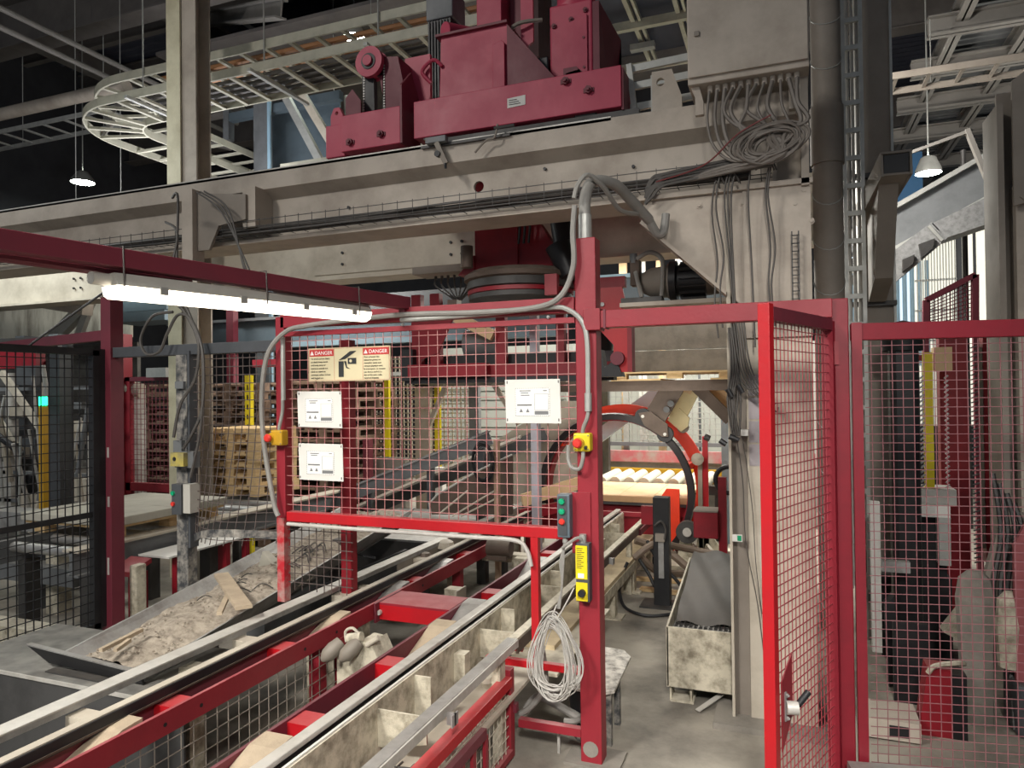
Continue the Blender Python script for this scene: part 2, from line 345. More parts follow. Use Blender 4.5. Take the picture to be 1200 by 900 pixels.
# ---- overhead long trays along X (two levels) with the bend at left
def bendtray(z, yn, w_, x1, label, nm='cable_tray'):
    t = T(nm, label, 'cable tray', (-5, yn, z), 'cream overhead ladder trays')
    R0 = .42; cx = -6.74
    for k, R in ((0, R0+w_), (1, R0)):
        yy = yn + (0 if k == 0 else w_)
        cy = yn+R0+w_
        pts = [V((x1, yy, z)), V((cx, yy, z))]
        arc = [V((cx-R*math.sin(a), cy-R*math.cos(a), z)) for a in [PI/2*i/12 for i in range(13)]]
        pts = [V((x1, yy, z))]+arc+[V((cx-R, 10.6, z))]
        b = B()
        for i in range(len(pts)-1): b.bar(pts[i], pts[i+1], .02, .088)
        O('side_rail', b, TRAY, t)
    n = int((x1-cx)/.3)
    for i in range(n): x = x1-(i+.5)*(x1-cx)/n; O('rung', B().bar((x, yn, z-.03), (x, yn+w_, z-.03), .04, .03), TRAY, t)
    for i in range(1, 5):
        a = PI/2*i/5; O('rung', B().bar((cx-R0*math.sin(a), yn+R0+w_-R0*math.cos(a), z-.03), (cx-(R0+w_)*math.sin(a), yn+R0+w_-(R0+w_)*math.cos(a), z-.03), .04, .03), TRAY, t)
    for i in range(9): y = yn+R0+w_+.25+i*.36; O('rung', B().bar((cx-R0, y, z-.03), (cx-R0-w_, y, z-.03), .04, .03), TRAY, t)
    return t
bt1 = bendtray(5.12, 5.65, .6, -1.9, 'upper cream ladder tray curving round at its left end near the tall post')
bt2 = bendtray(4.82, 5.5, .6, -1.9, 'lower cream ladder tray curving round at its left end, just under the other')
b = B()
for x in (-6.35, -4.75, -3.45, -2.3): b.cyl((x, 5.62, 4.8), (x, 5.62, 8.5), .008, 6); b.bar((x, 5.4, 4.76), (x, 6.3, 4.76), .04, .03)
O('hanger', b, GALV, bt2, kind='stuff')
b = B()
for k in range(4): b.tube(curve([(-6.6, 5.7+k*.12, 4.86), (-4.9, 5.72+k*.11, 4.85), (-2.0, 5.7+k*.12, 4.86)]), .025, 6)
one('tray_cables', b, CABD, 'dark power cables lying in the lower cream ladder tray', 'cables', kind='stuff')
b = B()
for k in range(3): b.tube([(-6.4, 5.9+k*.12, 5.15), (-2, 5.9+k*.12, 5.15)], .028, 6)
one('tray_cables', b, mat('orange_brown_cable', '#a5744c', .6), 'brown cable bundle lying in the upper cream ladder tray', 'cables', kind='stuff')
ladder('cable_ladder', 'cream ladder tray behind the red trolley, lower than the curved ones', (-5.6, 6.9, 4.35), (-1.9, 6.9, 4.35), .55, .1, .34, TRAY)
ladder('cable_ladder', 'dim cable ladder with pipe beside it, far upper left', (-12.0, 7.1, 5.62), (-8.5, 7.1, 5.62), .5, .06, .42, GALV)
one('overhead_pipe', B().cyl((-12.2, 7.0, 5.82), (-8.2, 7.0, 5.82), .085, 14), CRM, 'fat cream pipe running above the far upper-left cable ladder', 'pipe', smooth=True)
ladder('cable_ladder', 'shadowed cable ladder low behind the girder, right of the tall post', (-6.6, 8.2, 4.35), (-4.6, 8.2, 4.35), .5, .06, .3, RBEAML)
ladder('cable_ladder', 'short pale ladder tray just above the girder at far left edge', (-9.6, 6.6, 4.05), (-7.9, 6.6, 3.98), .4, .08, .35, GALV)
for i, (x, z) in enumerate(((-8.1, 6.0), (-8.25, 5.86))):
    one('conduit_pipe', B().cyl((x, 3, z), (x-.05, 9.0, z), .035, 10), RBEAML, ['upper of two thin conduits running diagonally at top left', 'lower of two thin conduits running diagonally at top left'][i], 'pipe', smooth=True)
b = B(); b.tube([(-6.2, 9.2, 6.2), (-6.2, 9.2, 5.75), (-5.75, 9.2, 5.55), (-7.8, 9.2, 5.5)], .06, 10)
one('sprinkler_pipe', b, RBEAML, 'grey bent water pipe up behind the tall cream post', 'pipe', smooth=True)
b = B(); b.cyl((-8.9, 8.4, 5.9), (-7.5, 8.4, 5.9), .07, 10); b.cyl((-8.6, 8.0, 5.6), (-7.9, 8.6, 5.45), .05, 10)
one('sprinkler_pipe', b, RBEAM, 'dim pipe stubs between the roof beam and the curved tray', 'pipe', smooth=True)
b = B()
for k in range(5): b.tube(curve([(-8.1-.03*k, 7.0, 5.6), (-7.95-.04*k, 6.6, 5.3), (-7.68-.02*k, 6.35, 5.0), (-7.68-.015*k, 6.2, 4.8)]), .018, 6)
one('drop_cables', b, PLAS, 'grey cables dropping from the far ladder to the curved tray end', 'cables', kind='stuff')
one('ceiling_sheet', B().box(-9.0, -3.0, 8.2, 12, 6.9, 6.95), RBEAM, 'flat dark panel under the roof at top left', 'panel')
# steelwork beyond the trolley
t = T('rear_steel_column', 'blue-grey steel column with braces left of the red trolley', 'column', tuple(W(307, 450, Y=8.2)))
c0 = W(297, 150, Y=8.2).x; c1 = W(318, 150, Y=8.2).x; zt_ = W(307, 95, Y=8.2).z
O('flange', B().box(c0, c1, 8.2, 8.22, 0, zt_), GRY, t); O('web', B().box((c0+c1)/2-.01, (c0+c1)/2+.01, 8.22, 8.4, 0, zt_), GRY, t); O('edge_strip', B().box(c1-.05, c1, 8.17, 8.2, 0, zt_), LBLU, t)
O('crossbeam', B().bar(W(265, 140, Y=8.3), W(400, 112, Y=8.3), .1, .12), BLUD, t); O('bracket', B().bar(W(268, 130, Y=8.3), W(268, 165, Y=8.3), .1, .12, (0, 1, 0)), GRY, t)
for a_, b_, m_ in (((328, 100), (376, 190), GALV), ((343, 92), (396, 180), CRML)): O('brace', B().bar(W(*a_, Y=7.8), W(*b_, Y=7.8), .10, .08, (0, 1, 0)), m_, t)
O('infill_sheet', B().prism([tuple(W(x, y, Y=8.6)) for x, y in ((318, 120), (398, 105), (398, 190), (318, 200))], (0, .03, 0)), BLUD, t)
one('rear_roof_beam', ibeam(B(), tuple(W(228, 25, Y=10)), tuple(W(330, 10, Y=6.9)), .14, .22), RBEAML, 'short steel beam under the roof just right of the tall cream post', 'beam')
one('roof_strut', B().bar(W(262, 12, Y=8.8), W(318, 48, Y=8.8), .06, .06), GALV, 'pale diagonal strut up between the post and the cable trays', 'strut')
# duct-like strip lamp bars
def bay(loc, label, r=.16):
    t = T('bay_lamp', label, 'lamp', loc, 'high bay lamps'); x, y, z = loc
    O('shade', B().lathe([(.05, .22), (.09, .2), (r, .05), (r*1.02, 0)], loc, n=20), GALV, t, True)
    O('lens', B().cyl((x, y, z-.005), (x, y, z+.02), r*.92, 20), BAYL, t); O('hook', B().cyl((x, y, z+.2), (x, y, 8.6), .010, 6), GALV, t)
p = W(97, 214, Y=9.5); bay(tuple(p), 'glowing bay lamp low at left above the long girder', .2)
p = W(415, 44, Y=8.6); bay(tuple(p), 'glowing bay lamp shining over the cream cable trays', .15)
p = W(1088, 203, Y=10.5); bay(tuple(p), 'round bay lamp with pale shade above the sloping conveyor at right', .15)
# ---- big structural columns
t = T('steel_column', 'tall cream steel post rising behind the girder at upper left', 'column', (-5.08, 5.0, 0))
O('web', B().box(-5.10, -5.085, 4.92, 5.12, 0, 8.5), CRML, t)
O('flange', B().box(-5.25, -5.09, 4.90, 4.915, 0, 8.5), mat('yellow_lit_cream', '#d6d0b4', .6, col2='#a9a184', amt=.7, scale=3), t); O('flange', B().box(-5.09, -4.925, 4.92, 4.935, 0, 8.5), CRM, t)  # yellowish light on the post is put into the left flange colour
O('rear_flange', B().box(-5.27, -4.96, 5.12, 5.135, 0, 8.5), CRM, t)
t = T('steel_column', 'brown-grey square steel column right of the round duct', 'column', (.57, 5.2, 0))
O('shaft', B().box(.47, .66, 5.2, 5.4, 0, 8.5), TAUP, t); O('edge_flange', B().box(.655, .67, 5.18, 5.42, 0, 8.5), GALV, t); O('edge_flange', B().box(.462, .474, 5.18, 5.42, 0, 8.5), GALV, t)
O('band', B().box(.3, .67, 5.15, 5.2, 4.24, 4.27), DSTL, t); O('band', B().box(.3, .67, 5.15, 5.2, 3.02, 3.05), DSTL, t); O('band', B().box(.3, .67, 5.15, 5.2, 2.18, 2.21), DSTL, t)
# arm bracket on that column
t = T('support_arm', 'taupe box-section arm with open end sticking out from the column', 'bracket', (.52, 4.4, 2.25))
b = B(); b.bar((.52, 5.2, 2.86), (.575, 4.35, 2.93), .15, .012); b.bar((.52, 5.2, 2.72), (.575, 4.35, 2.81), .15, .012)
b.bar((.45, 5.2, 2.79), (.505, 4.35, 2.87), .012, .14); b.bar((.59, 5.2, 2.79), (.645, 4.35, 2.87), .012, .14)
O('box_arm', b, TAUP, t); O('stay', B().prism([(.5, 5.1, 2.2), (.5, 4.75, 2.3), (.5, 4.45, 2.83), (.5, 5.1, 2.75)], (.1, 0, 0)), TAUP, t)
O('opening', B().box(.515, .635, 4.36, 4.6, 2.82, 2.92), BLK, t)
# near right column
t = T('steel_column', 'broad brown-grey column at the right edge of the photo', 'column', (1.3, 4.75, 0))
O('flange', B().box(1.1, 1.13, 4.6, 4.9, 0, 3.2), TAUP, t); O('web', B().box(1.13, 1.5, 4.73, 4.76, 0, 3.3), TAUP, t)
O('flange', B().box(1.5, 1.53, 4.6, 4.9, 0, 3.4), TAUP, t); O('stiffener', B().bar((1.2, 4.58, 2.65), (1.6, 4.58, 3.05), .08, .04), TAUP, t)
O('upright_channel', B().box(1.18, 1.24, 4.6, 4.72, 0, 2.75), CRM, t); O('cap_plate', B().prism([(1.16, 4.55, 3.3), (1.6, 4.55, 3.62), (1.6, 4.55, 2.75), (1.16, 4.55, 2.62)], (0, .02, 0)), TAUP, t)
# round duct
t = T('spiral_duct', 'round grey spiral duct standing behind the cream column', 'duct', (.25, 4.7, 0))
O('pipe', B().cyl((.25, 4.7, .2), (.25, 4.7, 7.5), .085, 24), TAUP, t, True)
b = B()
for k in range(26): z = .4+k*.27; b.tube([(.25+.087*math.cos(a), 4.7+.087*math.sin(a), z+.09*math.sin(a)) for a in [2*PI*i/16 for i in range(16)]], .0035, 4, True)
O('seam', b, GALV, t, kind='stuff')
O('sleeve', B().cyl((.25, 4.7, 3.0), (.25, 4.7, 3.35), .095, 24), TAUP, t, True)
t = ladder('vertical_cable_ladder', 'galvanised cable ladder standing between duct and column', (.36, 4.9, .4), (.36, 4.9, 7.5), .1, .02, .17, GALV, (1, 0, 0), upv=(0, 1, 0), rungw=.03)
b = B()
for k in range(3): b.cyl((.385+k*.028, 4.96, .4), (.385+k*.028, 4.96, 7.5), .011, 6)
one('riser_cables', b, CABW, 'pale cables tied up the back of the upright cable ladder', 'cables', kind='stuff')
# ---- sloping conveyor and chute at right
t = T('sloping_conveyor', 'blue-grey covered conveyor sloping up to the right above the bright wall', 'conveyor', (2.0, 9.0, 3.0))
p0, p1 = W(1000, 325, Y=9), W(1200, 215, Y=9)
O('side_plate', B().bar(p0+V((0, 0, .28)), p1+V((0, 0, .28)), .04, .42), GRY, t)
O('top_flange', B().bar(p0+V((0, 0, .52)), p1+V((0, 0, .52)), .2, .05), GALV, t); O('bottom_flange', B().bar(p0+V((0, 0, .06)), p1+V((0, 0, .06)), .2, .04), GALV, t)
O('belt', B().bar(p0+V((0, .3, .2)), p1+V((0, .3, .2)), .5, .05), RUB, t); O('return_guard', B().bar(p0+V((0, .1, -.03)), p1+V((0, .1, -.03)), .3, .1), DSTL, t)
t = T('ribbed_chute', 'speckled grey chute bending down under the sloping conveyor at right', 'chute', (1.5, 8.8, 2.7))
sg = mat('speckled_grey', '#8f9090', .7, col2='#6c6d6d', amt=.9, scale=20)
def pq(*a, Y=8.6): return [tuple(W(x, y, Y=Y)) for x, y in a]
O('chute_section', B().prism(pq((1092, 262), (1200, 210), (1200, 248), (1108, 279)), (0, .4, 0)), sg, t); O('chute_section', B().prism(pq((1040, 300), (1050, 292), (1092, 260), (1110, 279), (1062, 320), (1040, 338)), (0, .4, 0)), sg, t)
O('rib', B().prism(pq((1077, 286), (1096, 279), (1093, 291), (1080, 302), Y=8.55), (0, .5, 0)), DSTL, t); O('rib', B().prism(pq((1058, 304), (1072, 298), (1070, 309), (1058, 318), Y=8.55), (0, .5, 0)), DSTL, t)
O('joint_strip', B().bar(W(1088, 265, Y=8.55), W(1104, 282, Y=8.55), .03, .03, (0, 1, 0)), GALV, t)
one('brace_rod', B().bar(W(1045, 187, Y=8), W(1140, 152, Y=8), .03, .03), RBEAML, 'thin grey stay crossing above the round bay lamp at right', 'rod')
one('brace_rod', B().bar(W(1133, 152, Y=8), W(1165, 230, Y=8), .07, .04), RBEAML, 'grey diagonal strut leaning over the sloping conveyor at right', 'rod')
# red stair guard panel back right
t = T('stair_guard', 'slanted red mesh guard panel in front of the bright right wall', 'guard', (1.9, 8, 2.2))
a0, a1, a2, a3 = [W(x, y, Y=7.4) for x, y in ((1085, 352), (1143, 322), (1143, 385), (1085, 390))]
for p_, q_ in ((a0, a1), (a1, a2), (a0, a3)): O('frame_bar', B().bar(p_, q_, .05, .05, (0, 1, 0)), MAR, t)
b = B()
for k in range(1, 12): f = k/12; b.bar(a0.lerp(a1, f), a3.lerp(a2, f), .008, .008, (0, 1, 0)); b.bar(a0.lerp(a3, f), a1.lerp(a2, f), .008, .008, (0, 1, 0))
O('wire_mesh', b, MAR, t, kind='stuff')
for a_ in (a1, a3): O('leg', B().box(a_.x-.025, a_.x+.025, a_.y, a_.y+.05, 0, a_.z), MAR, t)
c = W(1131, 300, Y=9.6)
one('dark_pipe', B().cyl((c.x, 9.6, 0), (c.x, 9.6, 4.4), .03, 8), DSTL, 'dark upright pipe before the bright right wall', 'pipe', smooth=True)
# ================================================================== PORTAL GIRDERS
def girder(label, y, mt, x0=-12, x1=.11, zt=3.10, zb=2.64):
    t = T('portal_girder', label, 'girder', ((x0+x1)/2, y, zb), None)
    O('bottom_flange', B().box(x0, x1, y-.02, y+.26, zb, zb+.025), mt, t); O('top_flange', B().box(x0, x1, y-.02, y+.26, zt-.025, zt), mt, t)
    return t
g = girder('long taupe-cream girder crossing the whole photo with cables along it', 3.72, CRM)
O('web', B().holed([(-12, 3.79, 2.665), (.11, 3.79, 2.665), (.11, 3.79, 3.075), (-12, 3.79, 3.075)], (-1.66, 3.79, 2.85), .032, (0, .02, 0)), CRM, g)
O('web_fillet', B().prism([(-12, 3.7, 2.98), (-12, 3.79, 2.93), (-12, 3.79, 3.075), (-12, 3.7, 3.075)], (12.08, 0, 0)), CRM, g)
b = B()
for i in range(300):
    x = -11.9+i*.0385; b.box(x, x+.02, 3.73, 3.755, 3.10, 3.106)
O('toothed_rack', b, STLW, g, kind='stuff')
O('rail_strip', B().box(-12, -.85, 3.70, 3.72, 3.085, 3.108), STLW, g)
O('end_plate', B().box(.08, .115, 3.66, 4.0, 2.62, 3.14), CRM, g)
b = B()
for x, z in ((-2.55, 2.82), (-1.25, 2.9), (-3.9, 2.86), (-.75, 2.85)): b.cyl((x, 3.775, z), (x, 3.79, z), .009, 8)
O('bolt_hole', b, BLK, g)
g2 = girder('pale cream rear girder behind the long one, lit by the tube lamp', 5.2, CRML, -9.0, .2, 3.10, 2.64)
O('web', B().box(-9, .2, 5.25, 5.27, 2.66, 3.08), CRML, g2)
O('splice_plate', B().prism([(-3.9, 5.24, 2.7), (-2.2, 5.24, 2.7), (-2.2, 5.24, 3.0), (-2.75, 5.24, 3.0), (-2.8, 5.24, 2.96), (-2.95, 5.24, 2.96), (-3.0, 5.24, 3.0), (-3.9, 5.24, 3.0)], (0, .015, 0)), CRML, g2)
b = B()
for x in (-3.6, -2.55, -2.45, -6.9, -6.8): 
    for z in (2.78, 2.88): b.cyl((x, 5.228, z), (x, 5.24, z), .012, 8)
O('bolt_head', b, BLK, g2)
# travelling rail under trolley right end
t = T('trolley_rail', 'dark steel rail bar on the girder under the red trolley', 'rail', (-1.5, 3.85, 3.10))
O('rail_head', B().box(-2.0, -.72, 3.8, 3.87, 3.10, 3.17), DSTL, t); O('rail_foot', B().box(-2.0, -.72, 3.78, 3.89, 3.10, 3.115), STL, t)
# main column
t = T('portal_column', 'cream steel column carrying the girder, cables and notices on it', 'column', (-.07, 3.85, 0))
O('front_flange', B().box(-.188, .115, 3.70, 3.725, .012, 2.62), CRML, t); O('rear_flange', B().box(-.19, .115, 4.02, 4.045, .012, 3.05), CRM, t)
O('web', B().box(-.05, -.03, 3.72, 4.03, .012, 3.05), CRM, t)
O('edge_strip', B().box(-.265, -.19, 3.72, 3.74, .012, 2.35), TAUP, t); O('edge_lip', B().box(-.275, -.262, 3.68, 3.74, .012, 2.35), CRML, t)
O('base_plate', B().box(-.36, .25, 3.58, 4.15, 0, .03), CONC, t)
O('knee_plate', B().prism([(-.68, 3.69, 2.645), (-.19, 3.69, 2.645), (-.19, 3.69, 2.05), (-.27, 3.69, 2.13), (-.68, 3.69, 2.52)], (0, .02, 0)), CRM, t)
O('head_plate', B().box(-.19, .12, 3.68, 3.699, 1.9, 2.645), CRM, t)
O('knee_flange', B().prism([(-.68, 3.62, 2.52), (-.27, 3.62, 2.13), (-.27, 3.62, 2.11), (-.69, 3.62, 2.505)], (0, .26, 0)), CRM, t)
O('seam_strip', B().box(-.275, -.255, 3.685, 3.70, 1.9, 2.6), CRML, t)
O('splice_lip', B().box(-.7, .13, 3.66, 3.70, 2.63, 2.655), CRM, t)
b = B()
for x, z in ((-.4, 2.58), (-.19, 2.57), (.05, 2.54), (.09, 2.6), (.12, 2.45)): hexbolt(b, (x, 3.70, z), (0, -1, 0), .018, .014)
O('bolt', b, CRM, t)
b = B(); b.box(.03, .036, 3.64, 3.65, 1.95, 2.4); b.box(.06, .066, 3.64, 3.65, 1.95, 2.4)
for k in range(12): b.box(.03, .066, 3.64, 3.65, 1.96+k*.038, 1.964+k*.038)
O('wire_tray', b, DSTL, t)
# stub post hanging off the girder at left
t = T('stub_post', 'short cream bracket post fixed to the girder above the tube lamp', 'bracket', (-3.62, 3.62, 2.45))
O('upright', B().box(-3.69, -3.60, 3.56, 3.66, 2.42, 3.0), CRM, t); O('gusset', B().prism([(-3.60, 3.6, 2.98), (-3.2, 3.6, 2.93), (-3.2, 3.6, 2.77), (-3.42, 3.6, 2.75), (-3.5, 3.6, 2.6), (-3.6, 3.6, 2.6)], (0, .02, 0)), TAUP, t)
O('bolt_plate', B().box(-3.24, -3.14, 3.62, 3.79, 2.72, 2.98), CRM, t)
# far cross beam with concrete face, lower bar
t = T('rear_crossbeam', 'dusty grey cross beam behind the doorway with pallets on its ledge', 'beam', (-1.1, 7.0, 1.6))
O('upper_plate', B().box(-1.95, -.3, 7.0, 7.05, 2.04, 2.40), CONC, t); O('lower_plate', B().box(-1.95, -.3, 6.99, 7.04, 1.80, 2.035), CONC, t)
O('ledge_bar', B().box(-2.0, -.3, 6.4, 6.5, 1.64, 1.735), BRN, t); O('ledge_bar', B().box(-2.0, -.3, 7.2, 7.3, 1.64, 1.735), BRN, t)
# ================================================================== FENCE LINE (plane Y = 3.05)
t = T('gate_post', 'tall red square post with stop button and conduit, beside the doorway', 'post', (-.83, YP, 0))
O('shaft', B().box(-.875, -.78, YP, YP+.09, 0, 2.33), RED, t, bevel=.004)
O('foot_plate', B().box(-.95, -.7, YP-.03, YP+.15, 0, .012), CONC, t)
O('worn_patch', B().cyl((-.83, YP-.0015, .07), (-.83, YP, .07), .035, 14), CONC, t)
O('mount_plate', B().box(-.90, -.815, YP-.008, YP, .93, 1.2), RED, t)
# panel
t = T('sign_guard', 'red framed mesh panel above the conveyor with warning signs on it', 'guard', (-1.65, YP, 1.0))
O('top_bar', B().box(-2.49, -.88, YP, YP+.05, 2.0, 2.07), RED, t, bevel=.003); O('bottom_bar', B().box(-2.46, -.88, YP, YP+.05, .985, 1.035), REDB, t, bevel=.003)
O('upright', B().box(-2.52, -2.465, YP, YP+.06, 1.0, 2.06), RED, t, bevel=.003)
O('lower_upright', B().box(-2.52, -2.475, YP, YP+.05, .56, 1.0), WRED, t)
O('inner_bar', B().box(-2.49, -.88, YP+.005, YP+.03, 1.955, 1.98), RED, t)
O('wire_mesh', wires(B(), (-2.465, YP+.02, 1.035), (1, 0, 0), (0, 0, 1), 1.585, .93, .0505, .0016), mat('pink_red_wire', '#b98480', .5, col2='#9c4c52', amt=.8), t, kind='stuff')
b = B()
for x in (-1.75, -1.0): hexbolt(b, (x, YP, 1.985), (0, -1, 0), .008, .006)
O('bolt', b, STL, t)
# header over doorway
t = T('door_header', 'red square bar over the doorway, bolted to the tall post', 'beam', (-.3, YP, 1.93))
O('bar', B().box(-.77, .17, YP-.02, YP+.05, 1.925, 2.0), RED, t, bevel=.003); O('sleeve', B().box(-.83, -.755, YP-.03, YP+.06, 1.915, 2.01), RED, t, bevel=.003)
O('seam_ring', B().box(-.742, -.732, YP-.024, YP+.054, 1.921, 2.004), MAR, t)
# right double posts
t = T('hinge_post', 'dark red hinge post right of the open mesh gate', 'post', (.2, YP, 0))
O('shaft', B().box(.15, .228, YP, YP+.08, 0, 2.0), DPOST, t, bevel=.004); O('hinge_plate', B().box(.14, .19, YP-.01, YP, 1.74, 1.83), RED, t); O('foot_plate', B().box(.12, .3, YP-.04, YP+.12, 0, .012), CONC, t)
pan = math.radians(10.8); fd = V((math.cos(pan), math.sin(pan), 0))
t = T('side_fence', 'red framed mesh fence at right, seen across machinery behind', 'fence', (.25, YP, 0))
f0 = V((.236, YP, 0)); fl = 1.25
O('frame_post', B().bar(f0+V((.018, 0, .06)), f0+V((.018, 0, 1.9)), .036, .04, (0, 1, 0)), DPOST, t)
O('top_bar', B().bar(f0+V((0, 0, 1.865)), f0+fd*fl+V((0, 0, 1.865)), .04, .065), DPOST, t, bevel=.003)
O('bottom_bar', B().bar(f0+V((0, 0, .075)), f0+fd*fl+V((0, 0, .075)), .04, .04), DPOST, t)
O('end_post', B().bar(f0+fd*fl+V((0, 0, 0)), f0+fd*fl+V((0, 0, 1.9)), .05, .05, (0, 1, 0)), DPOST, t)
O('wire_mesh', wires(B(), f0+V((.045, .0, .09)), fd, (0, 0, 1), fl-.04, 1.74, .0375, .0013, pv=.034), mat('dusty_red_wire', '#8f6064', .5, col2='#7a3c46'), t, kind='stuff')
# open gate leaf
n0 = V((-.065, 2.47, 0)); h0 = V((.165, 3.07, 0)); ld = (h0-n0).normalized(); LL = (h0-n0).length
t = T('mesh_gate', 'open red mesh gate leaf swung toward the camera with latch', 'gate', tuple(n0))
nn = V((ld.y, -ld.x, 0))
def lb(a0, a1, z0, z1, w_=.04, off=0):  # bar piece of the leaf, box along the leaf direction
    p_ = n0+ld*a0+nn*off; q_ = n0+ld*a1+nn*off
    return B().bar(p_+V((0, 0, (z0+z1)/2)), q_+V((0, 0, (z0+z1)/2)), w_, z1-z0)
O('stile', lb(-.01, .028, .12, 1.93), REDB, t, bevel=.003); O('stile', lb(LL-.04, LL, .12, 1.91), DPOST, t)
O('top_rail', lb(.028, LL-.04, 1.875, 1.92), MAR, t); O('bottom_rail', lb(.028, LL-.04, .12, .17), REDB, t)  # dimness of the top rail is put into its colour by using maroon
O('wire_mesh', wires(B(), n0+ld*.028+V((0, 0, .17)), ld, (0, 0, 1), LL-.068, 1.71, .034, .0014, pv=.036), mat('gate_wire', '#a04048', .5, col2='#7b2430'), t, kind='stuff')
O('latch_plate', B().prism([n0+ld*.03+nn*.022+V((0, 0, z)) if k == 0 else n0+ld*.12+nn*.022+V((0, 0, z)) for k, z in ((0, .46), (1, .56), (1, .76), (0, .69))], nn*.004), RED, t)
lk = n0+ld*.055+nn*.03+V((0, 0, .6))
O('latch_body', B().cyl(lk, lk+nn*.03+ld*.02, .022, 16), STLW, t, True); O('latch_knob', B().cyl(lk+nn*.03+ld*.02+V((0, 0, .01)), lk+nn*.05+ld*.06+V((0, 0, .045)), .011, 12), BLK, t, True)
b = B().box(0, 0.004, 0, .004, 0, .004); b = B().bar(lk-nn*.002+V((0, 0, -.045)), lk-nn*.002+V((0, 0, .05)), .012, .004, nn)
for z in (-.035, .04): hexbolt(b, lk+nn*.001+V((0, 0, z)), nn, .007, .006)
O('latch_strap', b, STL, t)
# left post, grey header, red far rail
t = T('corner_post', 'maroon and black square post joining the black fence at left', 'post', (-3.78, YP, 0))
O('shaft', B().box(-3.80, -3.72, YP, YP+.09, 0, 2.24), MAR, t, bevel=.003); O('black_angle', B().box(-3.835, -3.762, YP-.04, YP, .3, 1.93), BLK, t)
O('cap', B().box(-3.805, -3.70, YP-.003, YP+.1, 2.24, 2.262), TAUP, t)
for s_ in ((-3.75, -3.735, 1.29, 1.35), (-3.752, -3.738, .6, .7), (-3.748, -3.732, 1.0, 1.06)): O('paint_scrape', B().box(s_[0], s_[1], YP-.002, YP, s_[2], s_[3]), STLW, t)
one('fence_header', B().box(-3.715, -2.52, YP+.01, YP+.07, 1.88, 1.94), DGRY, 'dark grey square bar between the maroon post and the sign panel', 'beam', bevel=.003)
one('red_top_rail', B().bar((-5.9, 3.6, 2.02), (-3.8, 3.1, 2.02), .04, .06), MAR, 'maroon rail just above the black fence at far left', 'beam')
t = T('black_fence', 'black mesh fence at the left edge beside the grit trough', 'fence', (-3.78, 2.4, .3))
O('top_bar', B().box(-3.80, -3.76, 1.2, YP-.04, 1.89, 1.93), BLK, t); O('bottom_bar', B().box(-3.80, -3.76, 1.2, YP-.04, .29, .33), BLK, t)
O('end_stile', B().box(-3.80, -3.76, YP-.08, YP-.04, .3, 1.92), BLK, t); O('middle_bar', B().box(-3.79, -3.77, 1.2, YP-.04, .95, .98), BLK, t)
O('wire_mesh', wires(B(), (-3.775, 1.2, .33), (0, 1, 0), (0, 0, 1), YP-.08-1.2, 1.56, .045, .0024, pv=.052), BLK, t, kind='stuff')
# spattered post and bowed mesh
t = T('control_post', 'dark spattered square post with switch boxes in front of the pallets', 'post', (-3.17, YP, .5))
O('shaft', B().box(-3.215, -3.135, YP, YP+.07, .5, 1.88), SPOT, t, bevel=.003); O('side_angle', B().box(-3.13, -3.115, YP, YP+.06, .8, 1.9), DGRY, t)
b = B(); b.box(-3.2, -3.14, YP-.02, YP, 1.69, 1.73); b.box(-3.21, -3.15, YP-.025, YP, 1.28, 1.4)
O('clamp_block', b, GRY, t)
bow = lambda a, c: -.16*math.sin(PI*min(1, a/.6))*max(0, 1-c/.75)**1.6
t = T('bowed_mesh', 'rusty dark mesh panel bowed out at the bottom, left of the signs', 'guard', (-2.8, YP, .8))
O('wire_mesh', wires(B(), (-3.11, YP+.03, .86), (1, 0, 0), (0, 0, 1), .6, 1.02, .046, .0022, fn=lambda a, c: -bow(a, c), pv=.046), mat('rust_wire', '#4d4340', .6, col2='#6e655e'), t, kind='stuff')
b = B(); pts = [V((-3.11+.6*k/12, YP+.03+bow(.6*k/12, 0), .85+.05*math.sin(PI*k/12)+.05*k/12)) for k in range(13)]
for k in range(12): b.bar(pts[k], pts[k+1], .012, .04)
O('bottom_strip', b, SPOT, t)
t = T('lower_mesh', 'dark mesh below the red panel between the red uprights', 'guard', (-2.2, YP, .5))
O('wire_mesh', wires(B(), (-2.47, YP+.03, .62), (1, 0, 0), (0, 0, 1), .40, .36, .046, .0018), mat('rust_wire', '#4d4340'), t, kind='stuff')
one('red_upright', B().box(-2.33, -2.265, YP+.3, YP+.36, 0, 1.95), DRED, 'dark red upright behind the left end of the sign panel', 'post')
# lower little frame between low fence and tall post
t = T('low_railing', 'thin red frame bars at floor level left of the tall post', 'frame', (-1.05, YP, .1))
O('upright', B().box(-1.10, -1.065, YP, YP+.035, .44, .985), REDB, t); O('middle_bar', B().box(-1.33, -.875, YP, YP+.03, .39, .42), REDB, t)
O('bottom_bar', B().box(-1.17, -.875, YP, YP+.035, .115, .15), RED, t)
O('thin_leg', B().box(-1.0, -.988, YP+.05, YP+.062, 0, .115), STLW, t)
